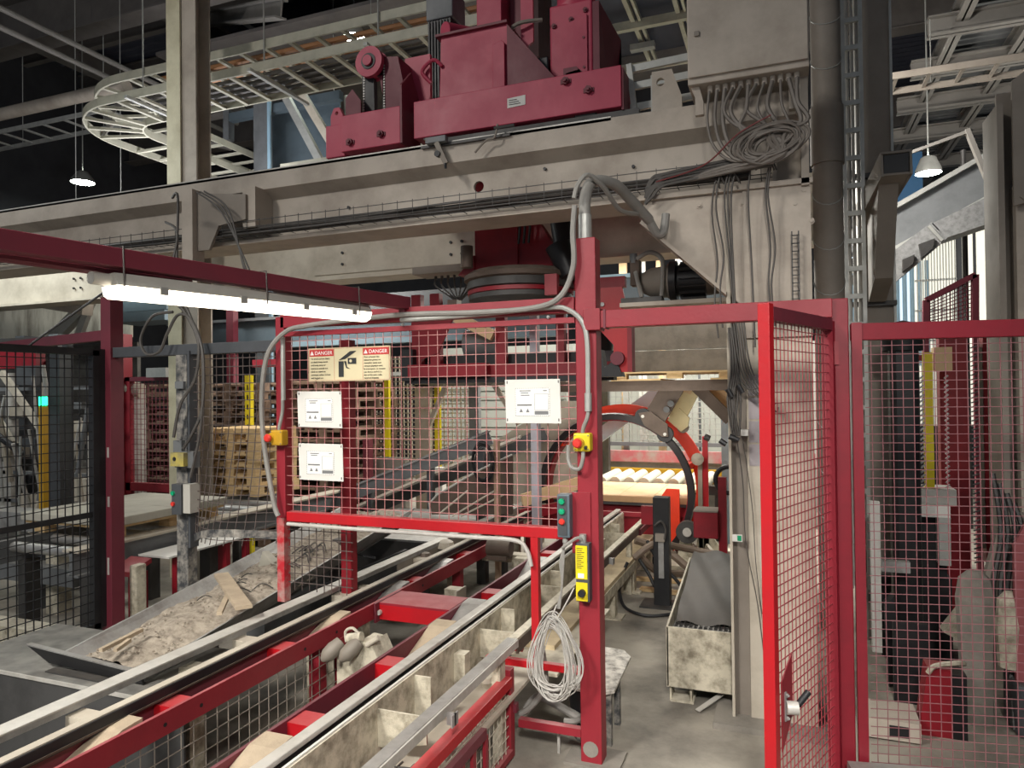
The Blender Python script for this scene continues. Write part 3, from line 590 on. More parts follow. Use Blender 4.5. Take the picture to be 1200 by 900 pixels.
# low fence in the foreground
t = T('low_fence', 'low red guard fence with mesh and bars at bottom centre', 'fence', (-1.19, 2.9, 0))
O('corner_post', B().box(-1.225, -1.175, 2.97, 3.02, 0, .40), RED, t, bevel=.003)
O('top_rail', B().box(-1.215, -1.165, 1.2, 2.97, .33, .375), REDB, t, bevel=.003); O('inner_rail', B().box(-1.165, -1.14, 1.2, 2.62, .265, .305), MAR, t)
for y in (2.62, 2.50, 2.40, 2.30, 2.20): O('bar', B().box(-1.16, -1.145, y, y+.025, .02, .27), RED, t)
O('bottom_rail', B().box(-1.20, -1.165, 1.4, 2.97, .02, .05), RED, t)
O('wire_mesh', wires(B(), (-1.18, 1.45, .05), (0, 1, 0), (0, 0, 1), 1.5, .27, .045, .0016), CRML, t, kind='stuff')
O('hinge', B().box(-1.175, -1.16, 3.0, 3.03, .2, .24), MAR, t)
# ================================================================== LAMP AND ITS BAR
t = T('lamp_bar', 'long maroon square tube running overhead from upper left to the panel', 'beam', (-1.9, 2, 2.07))
LB = lambda y, dx=0, z=2.09: V((-1.745-.1744*(3.05-y)+dx, y, z))
O('tube', B().bar(LB(-.6), LB(3.07), .06, .06), MAR, t, bevel=.003); O('end_tab', B().box(-1.76, -1.73, 3.03, 3.09, 2.03, 2.07), MAR, t)
O('side_conduit', B().cyl(LB(-.4, -.05, 2.06), LB(1.95, -.05, 2.055), .018, 10), MAR, t, True)
for y in (1.65, 2.2, 2.7): O('wire_tie', B().tube([LB(y, -.035, 2.125), LB(y, .035, 2.125), LB(y, .04, 2.0), LB(y, -.04, 2.0)], .003, 5, True), CABD, t)
t = T('tube_lamp', 'lit fluorescent tube lamp hanging below the maroon bar', 'lamp', (-1.91, 2.2, 1.96))
la = V((-2.0, 1.64, 1.99)); lc = V((-1.82, 2.82, 2.012)); ls = (lc-la).normalized().cross(V((0, 0, 1)))
def lp(prof): return [la+ls*a_+V((0, 0, h_)) for a_, h_ in prof]
O('housing', B().prism(lp([(-.045, .012), (-.025, .052), (.025, .052), (.045, .012)]), lc-la), LENS, t)
O('diffuser', B().prism(lp([(-.045, .011), (-.035, -.018), (-.012, -.03), (.012, -.03), (.035, -.018), (.045, .011)]), lc-la), TUBE, t)
for k in (.13, .4, .66, .9): c = la.lerp(lc, k); O('clip', B().bar(c-(lc-la)*.012+V((0, 0, .006)), c+(lc-la)*.012+V((0, 0, .006)), .1, .026), GALV, t)
O('gland', B().cyl(la+V((-.01, -.06, .03)), la+V((0, .02, .03)), .02, 12), LENS, t, True)
# ================================================================== SIGNS
n_ = (1, 0, 0); zv = (0, 0, 1)
t = T('danger_sign', 'cream bilingual DANGER sign with pinch-hand pictogram on the mesh', 'sign', (-2.06, YP, 1.71))
x0, x1, z0, z1 = -2.305, -1.82, 1.715, 1.885; ys = YP-.006
O('board', B().box(x0, x1, ys, ys+.006, z0, z1), SGN, t)
b = B(); b.box(x0+.007, x0+.155, ys-.001, ys, z1-.042, z1-.007); b.box(x1-.155, x1-.007, ys-.001, ys, z1-.042, z1-.007); O('red_band', b, SRED, t)
b = B()
for xx in (x0+.004, x0+.158, x1-.158, x1-.006): b.box(xx, xx+.001, ys-.001, ys, z0+.004, z1-.004)
for zz in (z0+.004, z1-.005): b.box(x0+.004, x1-.005, ys-.001, ys, zz, zz+.001)
O('border', b, SRED, t)
yt = ys-.0015
for xx in (x0+.012, x1-.15):
    O('alert_triangle', B().prism([(xx, yt, z1-.035), (xx+.022, yt, z1-.035), (xx+.011, yt, z1-.014)], (0, -.0006, 0)), PAP, t)
    text('DANGER', .026, (xx+.028, yt, z1-.034), n_, zv, PAP, t, sx=1.02)
    text('!', .014, (xx+.0085, yt-.0012, z1-.033), n_, zv, SRED, t)
for k, l in enumerate(('To avoid serious injury', 'or death keep hands', 'and body away of', 'entrance and do not', 'climb or stand on', 'conveyor unless locked', 'and tagged out.')):
    text(l, .0125, (x0+.016, yt, z1-.058-.0165*k), n_, zv, INK, t)
for k, l in enumerate(('Pour pr\u00e9venir des', 'blessures graves ou', 'mortelles tenez tout', 'contact physique avec', 'le convoyeur, ne montez', 'pas dessus sauf si il a', '\u00e9t\u00e9 arr\u00eat\u00e9 avec cade-', 'nass\u00e9 et \u00e9tiquet\u00e9.')):
    text(l, .0122, (x1-.15, yt, z1-.056-.015*k), n_, zv, INK, t)
cx = x0+.185; b = B()
b.box(cx, cx+.03, yt-.0006, yt, z0+.02, z0+.1)
b.prism([(cx, yt, z0+.105), (cx+.07, yt, z0+.15), (cx+.105, yt, z0+.15), (cx+.04, yt, z0+.11)], (0, -.0006, 0))
b.box(cx+.055, cx+.105, yt-.0006, yt, z0+.085, z0+.115)
b.prism([(cx+.032, yt, z0+.1), (cx+.045, yt, z0+.1), (cx+.05, yt, z0+.07), (cx+.07, yt, z0+.06), (cx+.045, yt, z0+.065), (cx+.04, yt, z0+.08)], (0, -.0006, 0))
O('pictogram', b, INK, t); O('pictogram_highlight', B().cyl((cx+.072, yt-.0012, z0+.1), (cx+.072, yt-.0006, z0+.1), .008, 12), SGN, t)
def card(x0, x1, z0, z1, label, tilt=0, red=False):
    t = T('notice_card', label, 'sign', ((x0+x1)/2, YP, z0), 'printed cards tied to the mesh'); y = YP-.005
    O('backing', B().prism([(x0, y, z0+tilt), (x1, y, z0), (x1-.004, y, z1-tilt*.5), (x0-.004, y, z1)], (0, .004, 0)), WHT, t, bevel=.0008)
    w_ = x1-x0; h = z1-z0; a0 = x0+w_*.18; a1 = x0+w_*.80; c0 = z0+h*.17; c1 = z0+h*.80
    O('printed_sheet', B().box(a0, a1, y-.0012, y-.0002, c0, c1), PAP, t); b = B()
    for k in range(18):
        f = k/18; s = (a1-a0); b.box(a0+s*f, a0+s*(f+.03), y-.002, y-.0012, c1-.002, c1); b.box(a0+s*f, a0+s*(f+.03), y-.002, y-.0012, c0, c0+.002)
    for k in range(12):
        f = k/12; s = (c1-c0); b.box(a0, a0+.0015, y-.002, y-.0012, c0+s*f, c0+s*(f+.05)); b.box(a1-.0015, a1, y-.002, y-.0012, c0+s*f, c0+s*(f+.05))
    b.box(a0+.08*w_, a0+.28*w_, y-.002, y-.0012, c1-.014, c1-.010); b.box(a0+.1*w_, a0+.24*w_, y-.002, y-.0012, c1-.024, c1-.020)
    if red: b.box(a0+.1*w_, a0+.26*w_, y-.002, y-.0012, c1-.034, c1-.03)
    b.box(a0+.03*w_, a0+.3*w_, y-.002, y-.0012, c0+.046, c0+.053)
    b.box(a0+.35*w_, a1-.006, y-.002, y-.0012, c0+.006, c0+.022); b.box(a1-.03, a1-.012, y-.002, y-.0012, c1-.014, c1-.01)
    for k in (0, 1):
        q = a0+.07*w_+k*.12*w_; b.prism([(q, y-.0012, c0+.016), (q+.018, y-.0012, c0+.016), (q+.009, y-.0012, c0+.034)], (0, -.0008, 0))
    sh = [o for o in t.children if o.name.startswith('printed_sheet')][0]; O('print', b, INKG, sh)
    b = B(); b.box(a0+.35*w_, a1-.006, y-.002, y-.0012, c0+.026, c0+.0272); b.box(a0+.35*w_, a1-.006, y-.002, y-.0012, c1-.027, c1-.0258)
    b.box(a0+.35*w_, a0+.35*w_+.0012, y-.002, y-.0012, c0+.026, c1-.026); b.box(a1-.0072, a1-.006, y-.002, y-.0012, c0+.026, c1-.026); O('square_outline', b, INKG, t)
    b = B()
    for xx in (x0+.006, x1-.012):
        for zz in (z0+.01, z1-.018): b.box(xx, xx+.003, y-.003, y, zz, zz+.012)
    O('tie', b, BLK, t)
card(-2.375, -2.105, 1.475, 1.665, 'white card on the mesh directly under the danger sign', .006)
card(-2.37, -2.10, 1.205, 1.395, 'lowest white card on the mesh, below the first one', .002)
card(-1.21, -.945, 1.505, 1.705, 'creased white card near the top right of the mesh panel', .0, True)
# ================================================================== SWITCHES
def estop(x, z, y, label, r=1, side=False):
    t = T('stop_button_box', label, 'switch', (x, y, z-.04))
    bx = B(); bx.box(x-.038, x+.038, y-.055, y, z-.04, z+.04); O('housing', bx, YEL if not side else YELD, t, bevel=.008)
    c = V((x-.012, y-.055, z-.002)) if not side else V((x-.035, y-.05, z))
    O('collar', B().cyl(c, c+V((0, -.008, 0)), .024, 20), YELD, t, True); O('red_knob', B().lathe([(.010, 0), (.011, .012), (.02, .014), (.021, .024), (.015, .03), (.0, .031)], c+V((0, -.006, 0)), (0, -1, 0), 20), LRED, t, True)
    if not side: O('selector', B().box(x+.014, x+.026, y-.066, y-.055, z-.03, z-.014), BLK, t, bevel=.002)
    b = B()
    for dx, dz in ((-.03, -.03), (.03, -.03), (-.03, .03), (.03, .03)): b.cyl((x+dx, y-.057, z+dz), (x+dx, y-.054, z+dz), .003, 8)
    O('screw', b, INKG, t); return t
estop(-.838, 1.425, YP, 'yellow box with red stop button on the tall post')
estop(-2.478, 1.425, YP, 'yellow box with red stop button at the left of the panel', side=True)
def buttons(x, z0, z1, y, label, w_=.058, cols=(LGRN, LGRN, LRED)):
    t = T('push_button_box', label, 'switch', (x, y, z0))
    O('housing', B().box(x-w_/2, x+w_/2, y-.055, y, z0, z1), BLUD, t, bevel=.005); O('face', B().box(x-w_/2+.006, x+w_/2-.012, y-.058, y-.055, z0+.01, z1-.008), DGRY, t)
    for k, c in enumerate(cols): zz = z1-.03-k*(z1-z0-.04)/3.4; O('button', B().lathe([(.013, 0), (.014, .008), (.011, .011), (0, .012)], (x-.005, y-.058, zz), (0, -1, 0), 16), c, t, True)
    O('gland', B().cyl((x, y-.03, z0), (x, y-.03, z0-.025), .012, 12), GALV, t, True); return t
buttons(-.925, 1.005, 1.195, YP, 'dark box with two green buttons and one red, on tall post')
t = T('interlock_switch', 'yellow warning-labelled interlock switch low on the tall red post', 'switch', (-.84, YP, .73))
O('body', B().box(-.873, -.812, YP-.05, YP, .73, .985), DGRY, t, bevel=.004); ul = O('upper_label', B().box(-.872, -.82, YP-.054, YP-.05, .83, .975), YEL, t); O('lower_label', B().box(-.872, -.82, YP-.054, YP-.05, .735, .815), YEL, t)
O('rating_label', B().box(-.862, -.835, YP-.0555, YP-.054, .835, .855), PAP, ul); O('gland', B().cyl((-.845, YP-.028, .985), (-.845, YP-.028, 1.02), .016, 12), GALV, t, True)
b = B()
for k in range(11): b.box(-.867, -.867+.02+.022*random.random(), YP-.0552, YP-.054, .962-k*.0085, .9645-k*.0085)
O('label_print', b, INK, ul); O('dial', B().cyl((-.843, YP-.075, .772), (-.843, YP-.054, .772), .016, 14), BLK, t, True)
t = T('push_button_box', 'small dark box with green and red buttons on the spattered post', 'switch', (-3.17, YP, .98))
O('housing', B().box(-3.20, -3.13, YP-.05, YP, .99, 1.16), DGRY, t, bevel=.004); O('side_box', B().box(-3.125, -3.075, YP-.04, YP+.03, 1.0, 1.16), LENS, t)
O('button', B().cyl((-3.185, YP-.06, 1.11), (-3.185, YP-.05, 1.11), .012, 12), LGRN, t, True); O('button', B().cyl((-3.185, YP-.06, 1.05), (-3.185, YP-.05, 1.05), .012, 12), LRED, t, True)
t = T('switch_box', 'dirty yellow switch box with grey back on the spattered post', 'switch', (-3.14, YP, 1.3))
O('face', B().box(-3.195, -3.10, YP-.06, YP-.03, 1.26, 1.335), mat('dirty_yellow', '#b5a655', .6, col2='#7e7a66', amt=.9, scale=20), t); O('back', B().box(-3.195, -3.06, YP-.03, YP+.02, 1.25, 1.34), GRY, t); O('hole', B().cyl((-3.165, YP-.062, 1.3), (-3.165, YP-.059, 1.3), .012, 10), BLK, t)
t = T('exit_tag', 'small white and green tag on the edge of the cream column', 'sign', (-.24, 3.68, .9))
O('plate', B().box(-.262, -.215, 3.655, 3.66, .90, .935), WHT, t); O('green_mark', B().box(-.238, -.219, 3.653, 3.655, .905, .93), LGRN, t)
t = T('light_fitting', 'small white socket on the column edge with cables tied beside', 'socket', (-.2, 3.66, 1.45))
O('body', B().box(-.215, -.18, 3.65, 3.70, 1.42, 1.45), WHT, t)
t = T('notice_sheets', 'faded grey notices taped in a column on the cream column', 'notices', (-.15, 3.7, 1.2))
for k in range(4): O('sheet', B().box(-.178, -.12, 3.697, 3.70, 1.27+k*.115, 1.375+k*.115), mat('faded_grey_sheet', '#aaa3a6', .5, amt=.3), t)
# ================================================================== CONDUITS AND CABLES
t = T('conduit', 'thick grey flexible conduit arching off the top of the tall post', 'conduit', (-.82, 3.1, 2.33))
O('riser_sleeve', B().cyl((-.835, 3.09, 2.33), (-.835, 3.09, 2.44), .03, 16), GALV, t, True)
pts = curve([(-.835, 3.09, 2.42), (-.835, 3.1, 2.52), (-.81, 3.14, 2.60), (-.74, 3.26, 2.615), (-.69, 3.4, 2.57), (-.63, 3.55, 2.50)], 8)
O('hose', B().tube(pts, .026, 12), PLAS, t, True)
O('elbow', B().tube(curve([(-.63, 3.55, 2.50), (-.60, 3.6, 2.44), (-.57, 3.62, 2.45), (-.56, 3.64, 2.54)], 6), .022, 10), PLAS, t, True)
pts = curve([(-.865, 3.03, 2.47), (-.872, 3.02, 2.35), (-.872, 3.02, 2.20), (-.93, 3.01, 2.07), (-1.06, 3.01, 2.025), (-1.35, 3.015, 2.02), (-1.7, 3.02, 2.03), (-2.0, 3.02, 2.02), (-2.3, 3.01, 2.0), (-2.42, 3.0, 1.97), (-2.52, 2.99, 1.86), (-2.56, 2.99, 1.65), (-2.55, 2.99, 1.4), (-2.5, 3.0, 1.1), (-2.47, 3.0, 1.02)], 8)
one('flexible_conduit', B().tube(pts, .013, 8), PLAS, 'long grey ribbed conduit looping along the top of the sign panel', 'conduit', smooth=True)
pts = curve([(-.865, 3.02, 2.5), (-.85, 3.03, 2.56), (-.81, 3.06, 2.61), (-.76, 3.14, 2.57), (-.72, 3.3, 2.5), (-.66, 3.5, 2.52)], 6)
one('flexible_conduit', B().tube(pts, .011, 8), PLAS, 'thinner grey conduit looped beside the thick one above the post', 'conduit', smooth=True)
t = T('conduit', 'grey conduit with fitting bending down the tall post to the stop button', 'conduit', (-.82, 3.03, 1.5))
O('pipe', B().tube(curve([(-1.75, 3.03, 2.005), (-1.4, 3.03, 2.01), (-1.0, 3.03, 2.025), (-.90, 3.03, 2.01), (-.835, 3.03, 1.95), (-.815, 3.03, 1.85), (-.815, 3.03, 1.62)], 6), .0115, 8), GALV, t, True)
O('fitting', B().cyl((-.815, 3.03, 1.56), (-.815, 3.03, 1.64), .016, 12), GALV, t, True); O('flex_tail', B().tube(curve([(-.815, 3.03, 1.56), (-.818, 3.02, 1.53), (-.835, 3.02, 1.49), (-.84, 3.02, 1.46)], 5), .009, 8), PLAS, t, True)
one('flexible_conduit', B().tube(curve([(-.835, 3.01, 1.385), (-.835, 3.0, 1.35), (-.85, 3.0, 1.31), (-.885, 3.0, 1.315), (-.903, 3.01, 1.35), (-.905, 3.02, 1.41)], 6), .009, 8), PLAS, 'small hooked grey conduit under the stop button on tall post', 'conduit', smooth=True)
t = T('conduit', 'pale upright conduit beside the left stop button', 'conduit', (-2.48, 3.03, 1.5))
O('pipe', B().tube([(-2.46, 3.035, 1.95), (-2.46, 3.035, 1.62)], .012, 8), GALV, t, True); O('flex_tail', B().tube(curve([(-2.46, 3.03, 1.62), (-2.462, 3.03, 1.56), (-2.475, 3.02, 1.48), (-2.475, 3.02, 1.46)], 5), .009, 8), PLAS, t, True)
one('bottom_conduit', B().tube(curve([(-2.44, 3.035, .975), (-2.0, 3.035, .972), (-1.4, 3.035, .972), (-1.17, 3.035, .97), (-1.11, 3.03, .93), (-1.09, 3.03, .86)], 6), .010, 8), CABW, 'pale conduit running under the bottom bar of the sign panel', 'conduit', smooth=True)
b = B()
for k in range(3): b.tube(curve([(-.925+.004*k, 3.0, .98), (-.925-.008*k, 2.99, .90), (-.93, 2.98, .80), (-.94-.006*k, 2.97, .70)], 5), .0045, 6)
b.tube(curve([(-.93, 2.99, .96), (-.90, 2.98, .985), (-.86, 2.99, 1.01), (-.845, 3.0, 1.0)], 5), .007, 6)
one('switch_cables', b, PLAS, 'grey cables dropping from the push button box on the tall post', 'cables', kind='stuff')
b = B()
for k in range(26):
    c = V((-.962+random.uniform(-.012, .012), 2.955+random.uniform(-.02, .015), .50+random.uniform(-.015, .015))); rx = random.uniform(.055, .115); rz = random.uniform(.13, .19); ph = random.uniform(-.12, .12)
    b.tube([c+V((rx*math.cos(a)*(1-.35*math.sin(a))+ph*rz*math.sin(a)*.3, .012*math.sin(2*a+k), rz*math.sin(a))) for a in [2*PI*i/28 for i in range(28)]], .0027, 5, True)
b.tube(curve([(-.95, 2.96, .72), (-.97, 2.95, .66), (-.96, 2.95, .64), (-.90, 2.95, .74), (-.87, 2.96, .80)], 6), .0035, 5)
one('cable_coil', b, CABW, 'hanging coil of pale cable in front of the thin red frame', 'cable coil')
b = B()
b.tube(curve([(-.9, 3.2, .12), (-1.0, 3.22, .15), (-1.12, 3.2, .2), (-1.17, 3.15, .15)], 6), .02, 8); b.tube(curve([(-.88, 3.12, .35), (-.87, 3.14, .2), (-.92, 3.15, .14), (-.98, 3.15, .13)], 6), .013, 8)
b.tube(curve([(-1.08, 3.12, .5), (-1.06, 3.12, .3), (-1.12, 3.1, .2), (-1.18, 3.1, .15)], 6), .014, 8)
one('floor_hoses', b, PLAS, 'grey hoses curving near the floor behind the coil', 'hoses', smooth=True, kind='stuff')
one('black_bucket', B().lathe([(0, 0), (.085, 0), (.11, .24), (.1, .24), (.08, .02), (0, .02)], (-.9, 3.32, 0), n=20), BLK, 'black bucket on the floor just behind the cable coil', 'bucket', smooth=True)
# cables at left hanging above the grey header
b = B()
loops = [[(-3.55, 3.3, 2.72), (-3.35, 3.2, 2.6), (-3.3, 3.08, 2.25), (-3.12, 3.02, 2.12), (-3.0, 3.0, 1.95), (-3.02, 3.0, 1.75), (-3.12, 2.99, 1.6), (-3.17, 2.99, 1.42)],
 [(-3.6, 3.4, 2.9), (-3.45, 3.3, 2.85), (-3.25, 3.1, 2.3), (-3.08, 3.02, 2.1), (-2.97, 3.0, 1.9), (-2.97, 3.0, 1.6), (-3.03, 2.99, 1.45), (-3.1, 2.99, 1.36)],
 [(-3.2, 3.02, 2.12), (-3.33, 3.0, 2.10), (-3.42, 3.0, 1.98), (-3.38, 3.0, 1.89), (-3.28, 3.0, 1.9), (-3.22, 3.0, 2.0), (-3.15, 3.01, 2.1), (-3.05, 3.01, 2.06), (-2.97, 3.0, 1.88), (-2.98, 3.0, 1.5), (-3.05, 2.99, 1.2)]]
for q in loops: b.tube(curve(q, 8), .0085, 6)
one('hanging_cables', b, CABD, 'grey cables looping down to the spattered post at left', 'cables', smooth=True, kind='stuff')
b = B()
for k in range(3): b.tube(curve([(-3.5+.03*k, 3.5, 2.95), (-3.3+.03*k, 3.5, 2.8), (-3.1, 3.5, 2.45-.05*k), (-2.98+.02*k, 3.45, 2.25), (-3.05, 3.4, 2.15)], 6), .006, 5)
one('hanging_cables', b, CABD, 'thin cables drooping behind the grey header bar at left', 'cables', smooth=True, kind='stuff')
one('stay_cable', B().tube([tuple(W(24, 412, Y=2.6)), tuple(W(128, 338, Y=2.6))], .006, 6), DSTL, 'thin dark rod slanting from the lamp end to the black fence', 'rod')
# cable tray bundle along the girder
t = T('girder_cable_run', 'dark cable bundle in wire tray along the lower girder web', 'cables', (-2.5, 3.66, 2.69))
b = B()
for k in range(9): 
    zz = 2.695+.012*(k//3); yy = 3.64+.02*(k % 3)
    b.tube(curve([(x, yy+random.uniform(-.008, .008), zz+random.uniform(-.008, .01)) for x in [-6.2+i*.55 for i in range(12)]], 4), random.choice((.006, .008, .01)), 5)
O('cable_bundle', b, CABD, t, kind='stuff')
b = B()
for k in range(62): x = -6.2+k*.1; b.tube([(x, 3.61, 2.77), (x, 3.61, 2.675), (x, 3.71, 2.675)], .0022, 4)
for yy, zz in ((3.61, 2.76), (3.61, 2.72), (3.61, 2.68), (3.66, 2.675)): b.bar((-6.2, yy, zz), (-.05, yy, zz), .004, .004)
O('wire_basket', b, DSTL, t, kind='stuff')
# cables to cabinet
b = B()
for k in range(12):
    gx = -.33+k*.036; x2 = -.28+random.uniform(0, .3)
    if k < 3: pts = [(gx, 3.56, 3.10), (gx-.01, 3.55, 2.95), (gx+.02, 3.54, 2.82), (gx+.10, 3.53, 2.74), (gx+.22, 3.52, 2.73), (gx+.32, 3.53, 2.80)]
    else: pts = [(gx, 3.56, 3.10), (gx+random.uniform(-.05, .04), 3.54, 2.98), (gx+random.uniform(-.05, .06), 3.53, 2.88), (.0+random.uniform(-.06, .05), 3.52, 2.80+random.uniform(-.03, .05)), (-.05+random.uniform(-.06, .04), 3.5, 2.72), (-.25, 3.55, 2.70+random.uniform(-.01, .02)), (-.45, 3.6, 2.69)]
    b.tube(curve(pts, 6), random.choice((.007, .009, .011)), 6)
for k in range(14):
    c = V((-.06+random.uniform(-.03, .03), 3.53+random.uniform(-.03, .02), 2.79+random.uniform(-.02, .02))); R = random.uniform(.09, .15)
    b.tube([c+V((R*math.cos(a), .01*math.sin(3*a+k), R*.55*math.sin(a)+.12*R*math.cos(a))) for a in [2*PI*i/24 for i in range(24)]], random.choice((.007, .009)), 6, True)
one('cable_tangle', b, mat('taupe_cable', '#6d665f', .5, col2='#57514b'), 'tangled coil of grey cables below the cabinet on the column', 'cables', smooth=True, kind='stuff')
b = B()
for k in range(10):
    zz = 2.70+.014*(k % 5); b.tube(curve([(-.05, 3.54+.012*(k//5), zz), (-.3, 3.57+.01*(k//5), zz-.005), (-.55, 3.6, zz-.02), (-.62, 3.61, zz-.03-.02*(k % 3)), (-.66, 3.62, 2.66-.03*(k % 3))], 6), .0075, 6)
one('cable_sweep', b, CABD, 'sweep of cables leaving the tangle toward the grey conduit', 'cables', smooth=True, kind='stuff')
b = B(); b.tube(curve([(-.05, 3.5, 2.92), (-.2, 3.5, 2.85), (-.36, 3.55, 2.74), (-.6, 3.6, 2.70)], 6), .004, 5)
one('red_lead', b, mat('red_lead', '#6e2a2a', .5), 'thin dark red lead beside the cable tangle on the column', 'cable')
hang = [(-.31, 2.66, 1.9), (-.29, 2.68, 1.95), (-.25, 2.69, 1.45), (-.235, 2.7, 1.5), (-.22, 2.68, 1.42), (-.14, 2.73, 1.85), (-.06, 2.72, 1.95), (-.05, 2.72, 1.95)]
b = B()
for k, (x, za, zb_) in enumerate(hang): b.tube(curve([(x+.02, 3.6, za-.03), (x, 3.58, za), (x-.02, 3.6, za-.15), (x+.012*math.sin(k), 3.63, (za+zb_)/2), (x-.015*math.cos(k), 3.62, zb_+.2), (x, 3.62, zb_)], 5), .0045, 5)
for k in range(6): x = -.25+.012*k; b.tube(curve([(x, 3.62, 1.98), (x+.03, 3.6, 1.75), (x+.07+.012*k, 3.6, 1.65-.02*k), (x+.15, 3.61, 1.66-.02*k)], 5), .004, 5)
for k in range(4): x = -.262+.01*k; b.tube(curve([(x, 3.62, 1.95), (x+.01, 3.62, 1.75), (x-.01, 3.62, 1.6), (x+.01, 3.63, 1.42)], 5), .005, 5)
one('hanging_leads', b, CABD, 'thin cables hanging down the face of the cream column', 'cables', smooth=True, kind='stuff')
b = B()
b.tube(curve([(-.24, 3.65, 1.45), (-.21, 3.67, 1.2), (-.20, 3.67, .9), (-.15, 3.68, .6), (-.12, 3.68, .3)], 5), .0025, 5); b.tube(curve([(-.22, 3.66, 1.5), (-.17, 3.68, 1.1), (-.155, 3.68, .8), (-.13, 3.68, .55)], 5), .002, 5)
one('loose_leads', b, CABD, 'two thin loose wires trailing down the lower cream column', 'cable', kind='stuff')
b = B(); b.cyl((-.265, 3.6, 1.42), (-.22, 3.6, 1.40), .014, 8); b.cyl((-.27, 3.6, 1.65), (-.25, 3.6, 1.61), .012, 8); b.cyl((-.22, 3.6, 1.67), (-.20, 3.6, 1.63), .012, 8); b.cyl((-.31, 3.6, 1.40), (-.28, 3.6, 1.38), .013, 8)
one('black_plugs', b, BLK, 'black plugs hanging among the leads on the column edge', 'plugs', kind='stuff')
# ================================================================== CABINET
t = T('control_cabinet', 'cream steel control cabinet high on the portal column', 'cabinet', (-.16, 3.6, 3.15))
O('body', B().box(-.43, .12, 3.55, 3.85, 3.14, 3.72), CRM, t, bevel=.004); O('door', B().box(-.425, .115, 3.535, 3.55, 3.17, 3.72), CRM, t, bevel=.003)
O('lock', B().box(-.395, -.37, 3.525, 3.535, 3.365, 3.39), TAUP, [o for o in t.children if o.name.startswith('door')][0], bevel=.003)
b = B()
for k in range(12): gx = -.33+k*.036; b.cyl((gx, 3.6, 3.14), (gx, 3.6, 3.105), .013, 8)
O('cable_gland', b, CRM, t); O('leg', B().prism([(-.42, 3.58, 3.14), (-.38, 3.58, 3.14), (-.36, 3.58, 3.06), (-.36, 3.58, 3.0), (-.40, 3.58, 3.0), (-.40, 3.58, 3.09)], (0, .03, 0)), CRM, t)
O('leg', B().box(.03, .08, 3.62, 3.66, 2.98, 3.14), CRM, t)
one('buffer_plate', B().holed([(-.645, 3.78, 3.09), (-.49, 3.78, 3.09), (-.49, 3.78, 3.19), (-.54, 3.78, 3.34), (-.645, 3.78, 3.34)], (-.60, 3.78, 3.28), .022, (0, .03, 0)), CRM, 'cream end-stop plate with a round hole, on top of girder', 'plate')
t = T('rack_stand', 'small galvanised frame behind the end-stop plate on the girder', 'frame', (-.7, 3.95, 3.1))
O('upright', B().bar((-.76, 3.95, 3.1), (-.80, 3.95, 3.48), .03, .03, (0, 1, 0)), GALV, t); O('upright', B().box(-.68, -.665, 3.95, 3.98, 3.1, 3.4), GALV, t)
for z in (3.24, 3.36, 3.46): O('slotted_bar', B().bar((-.80, 3.97, z), (-.30, 3.97, z+.02), .02, .04), GALV, t)
# ================================================================== TROLLEY ON THE GIRDERS
t = T('gantry_trolley', 'crimson gantry trolley with motors standing on the long girder', 'trolley', (-1.7, 4.4, 3.12))
O('end_truck', B().box(-2.08, -.81, 3.78, 3.93, 3.185, 3.41), CRIM, t, bevel=.004)
O('end_face', B().box(-.812, -.80, 3.79, 3.95, 3.17, 3.40), MAR, t)
O('front_box', B().box(-2.56, -2.14, 3.72, 3.95, 3.15, 3.375), CRIM, t, bevel=.004)
O('side_box', B().box(-2.70, -2.56, 3.76, 3.95, 3.14, 3.345), CRIM, t, bevel=.004)
O('rear_truck', B().box(-2.7, -.81, 5.2, 5.38, 3.16, 3.41), CRIM, t)
for x in (-2.7, -1.0): O('cross_tube', B().box(x, x+.18, 3.9, 5.3, 3.2, 3.38), CRIM, t)
for x, y in ((-2.5, 3.84), (-2.26, 3.84), (-1.02, 3.84), (-2.5, 5.29), (-1.0, 5.29)):
    wl = O('wheel', B().lathe([(0, -.03), (.085, -.03), (.085, .03), (0, .03)], (x, y, 3.19+(.05 if x > -1.2 else 0)), (0, 1, 0), 24), STLW if x < -1.2 else DSTL, t, True)
b = B()
for x, z in ((-2.49, 3.2), (-2.27, 3.22), (-.99, 3.30), (-1.12, 3.37)): hexbolt(b, (x, 3.72 if x < -2.1 else 3.78, z), (0, -1, 0), .022, .02); b.box(x-.03, x+.03, (3.715 if x < -2.1 else 3.775), (3.72 if x < -2.1 else 3.78), z-.012, z+.012)
O('axle_bolt', b, MAR, t)
dp = O('data_plate', B().prism([(-1.47, 3.777, 3.275), (-1.36, 3.777, 3.28), (-1.36, 3.777, 3.335), (-1.47, 3.777, 3.33)], (0, .003, 0)), WHT, t)
b = B()
for k in range(3): b.box(-1.46, -1.41+.01*k, 3.775, 3.777, 3.315-k*.012, 3.318-k*.012)
O('plate_print', b, INK, dp)
O('upstand', B().prism([(-2.55, 3.76, 3.36), (-2.44, 3.76, 3.36), (-2.44, 3.76, 3.47), (-2.50, 3.76, 3.55), (-2.55, 3.76, 3.50)], (0, .012, 0)), MAR, t)
O('upstand', B().prism([(-2.14, 3.72, 3.15), (-2.14, 3.95, 3.15), (-2.14, 3.95, 3.47), (-2.14, 3.84, 3.62), (-2.14, 3.72, 3.5)], (.014, 0, 0)), MAR, t)
O('belt_guard', B().prism([(-2.30, 3.84, 3.37), (-2.14, 3.84, 3.37), (-2.22, 3.84, 3.74), (-2.38, 3.84, 3.76)], (0, .2, 0)), MAR, t)
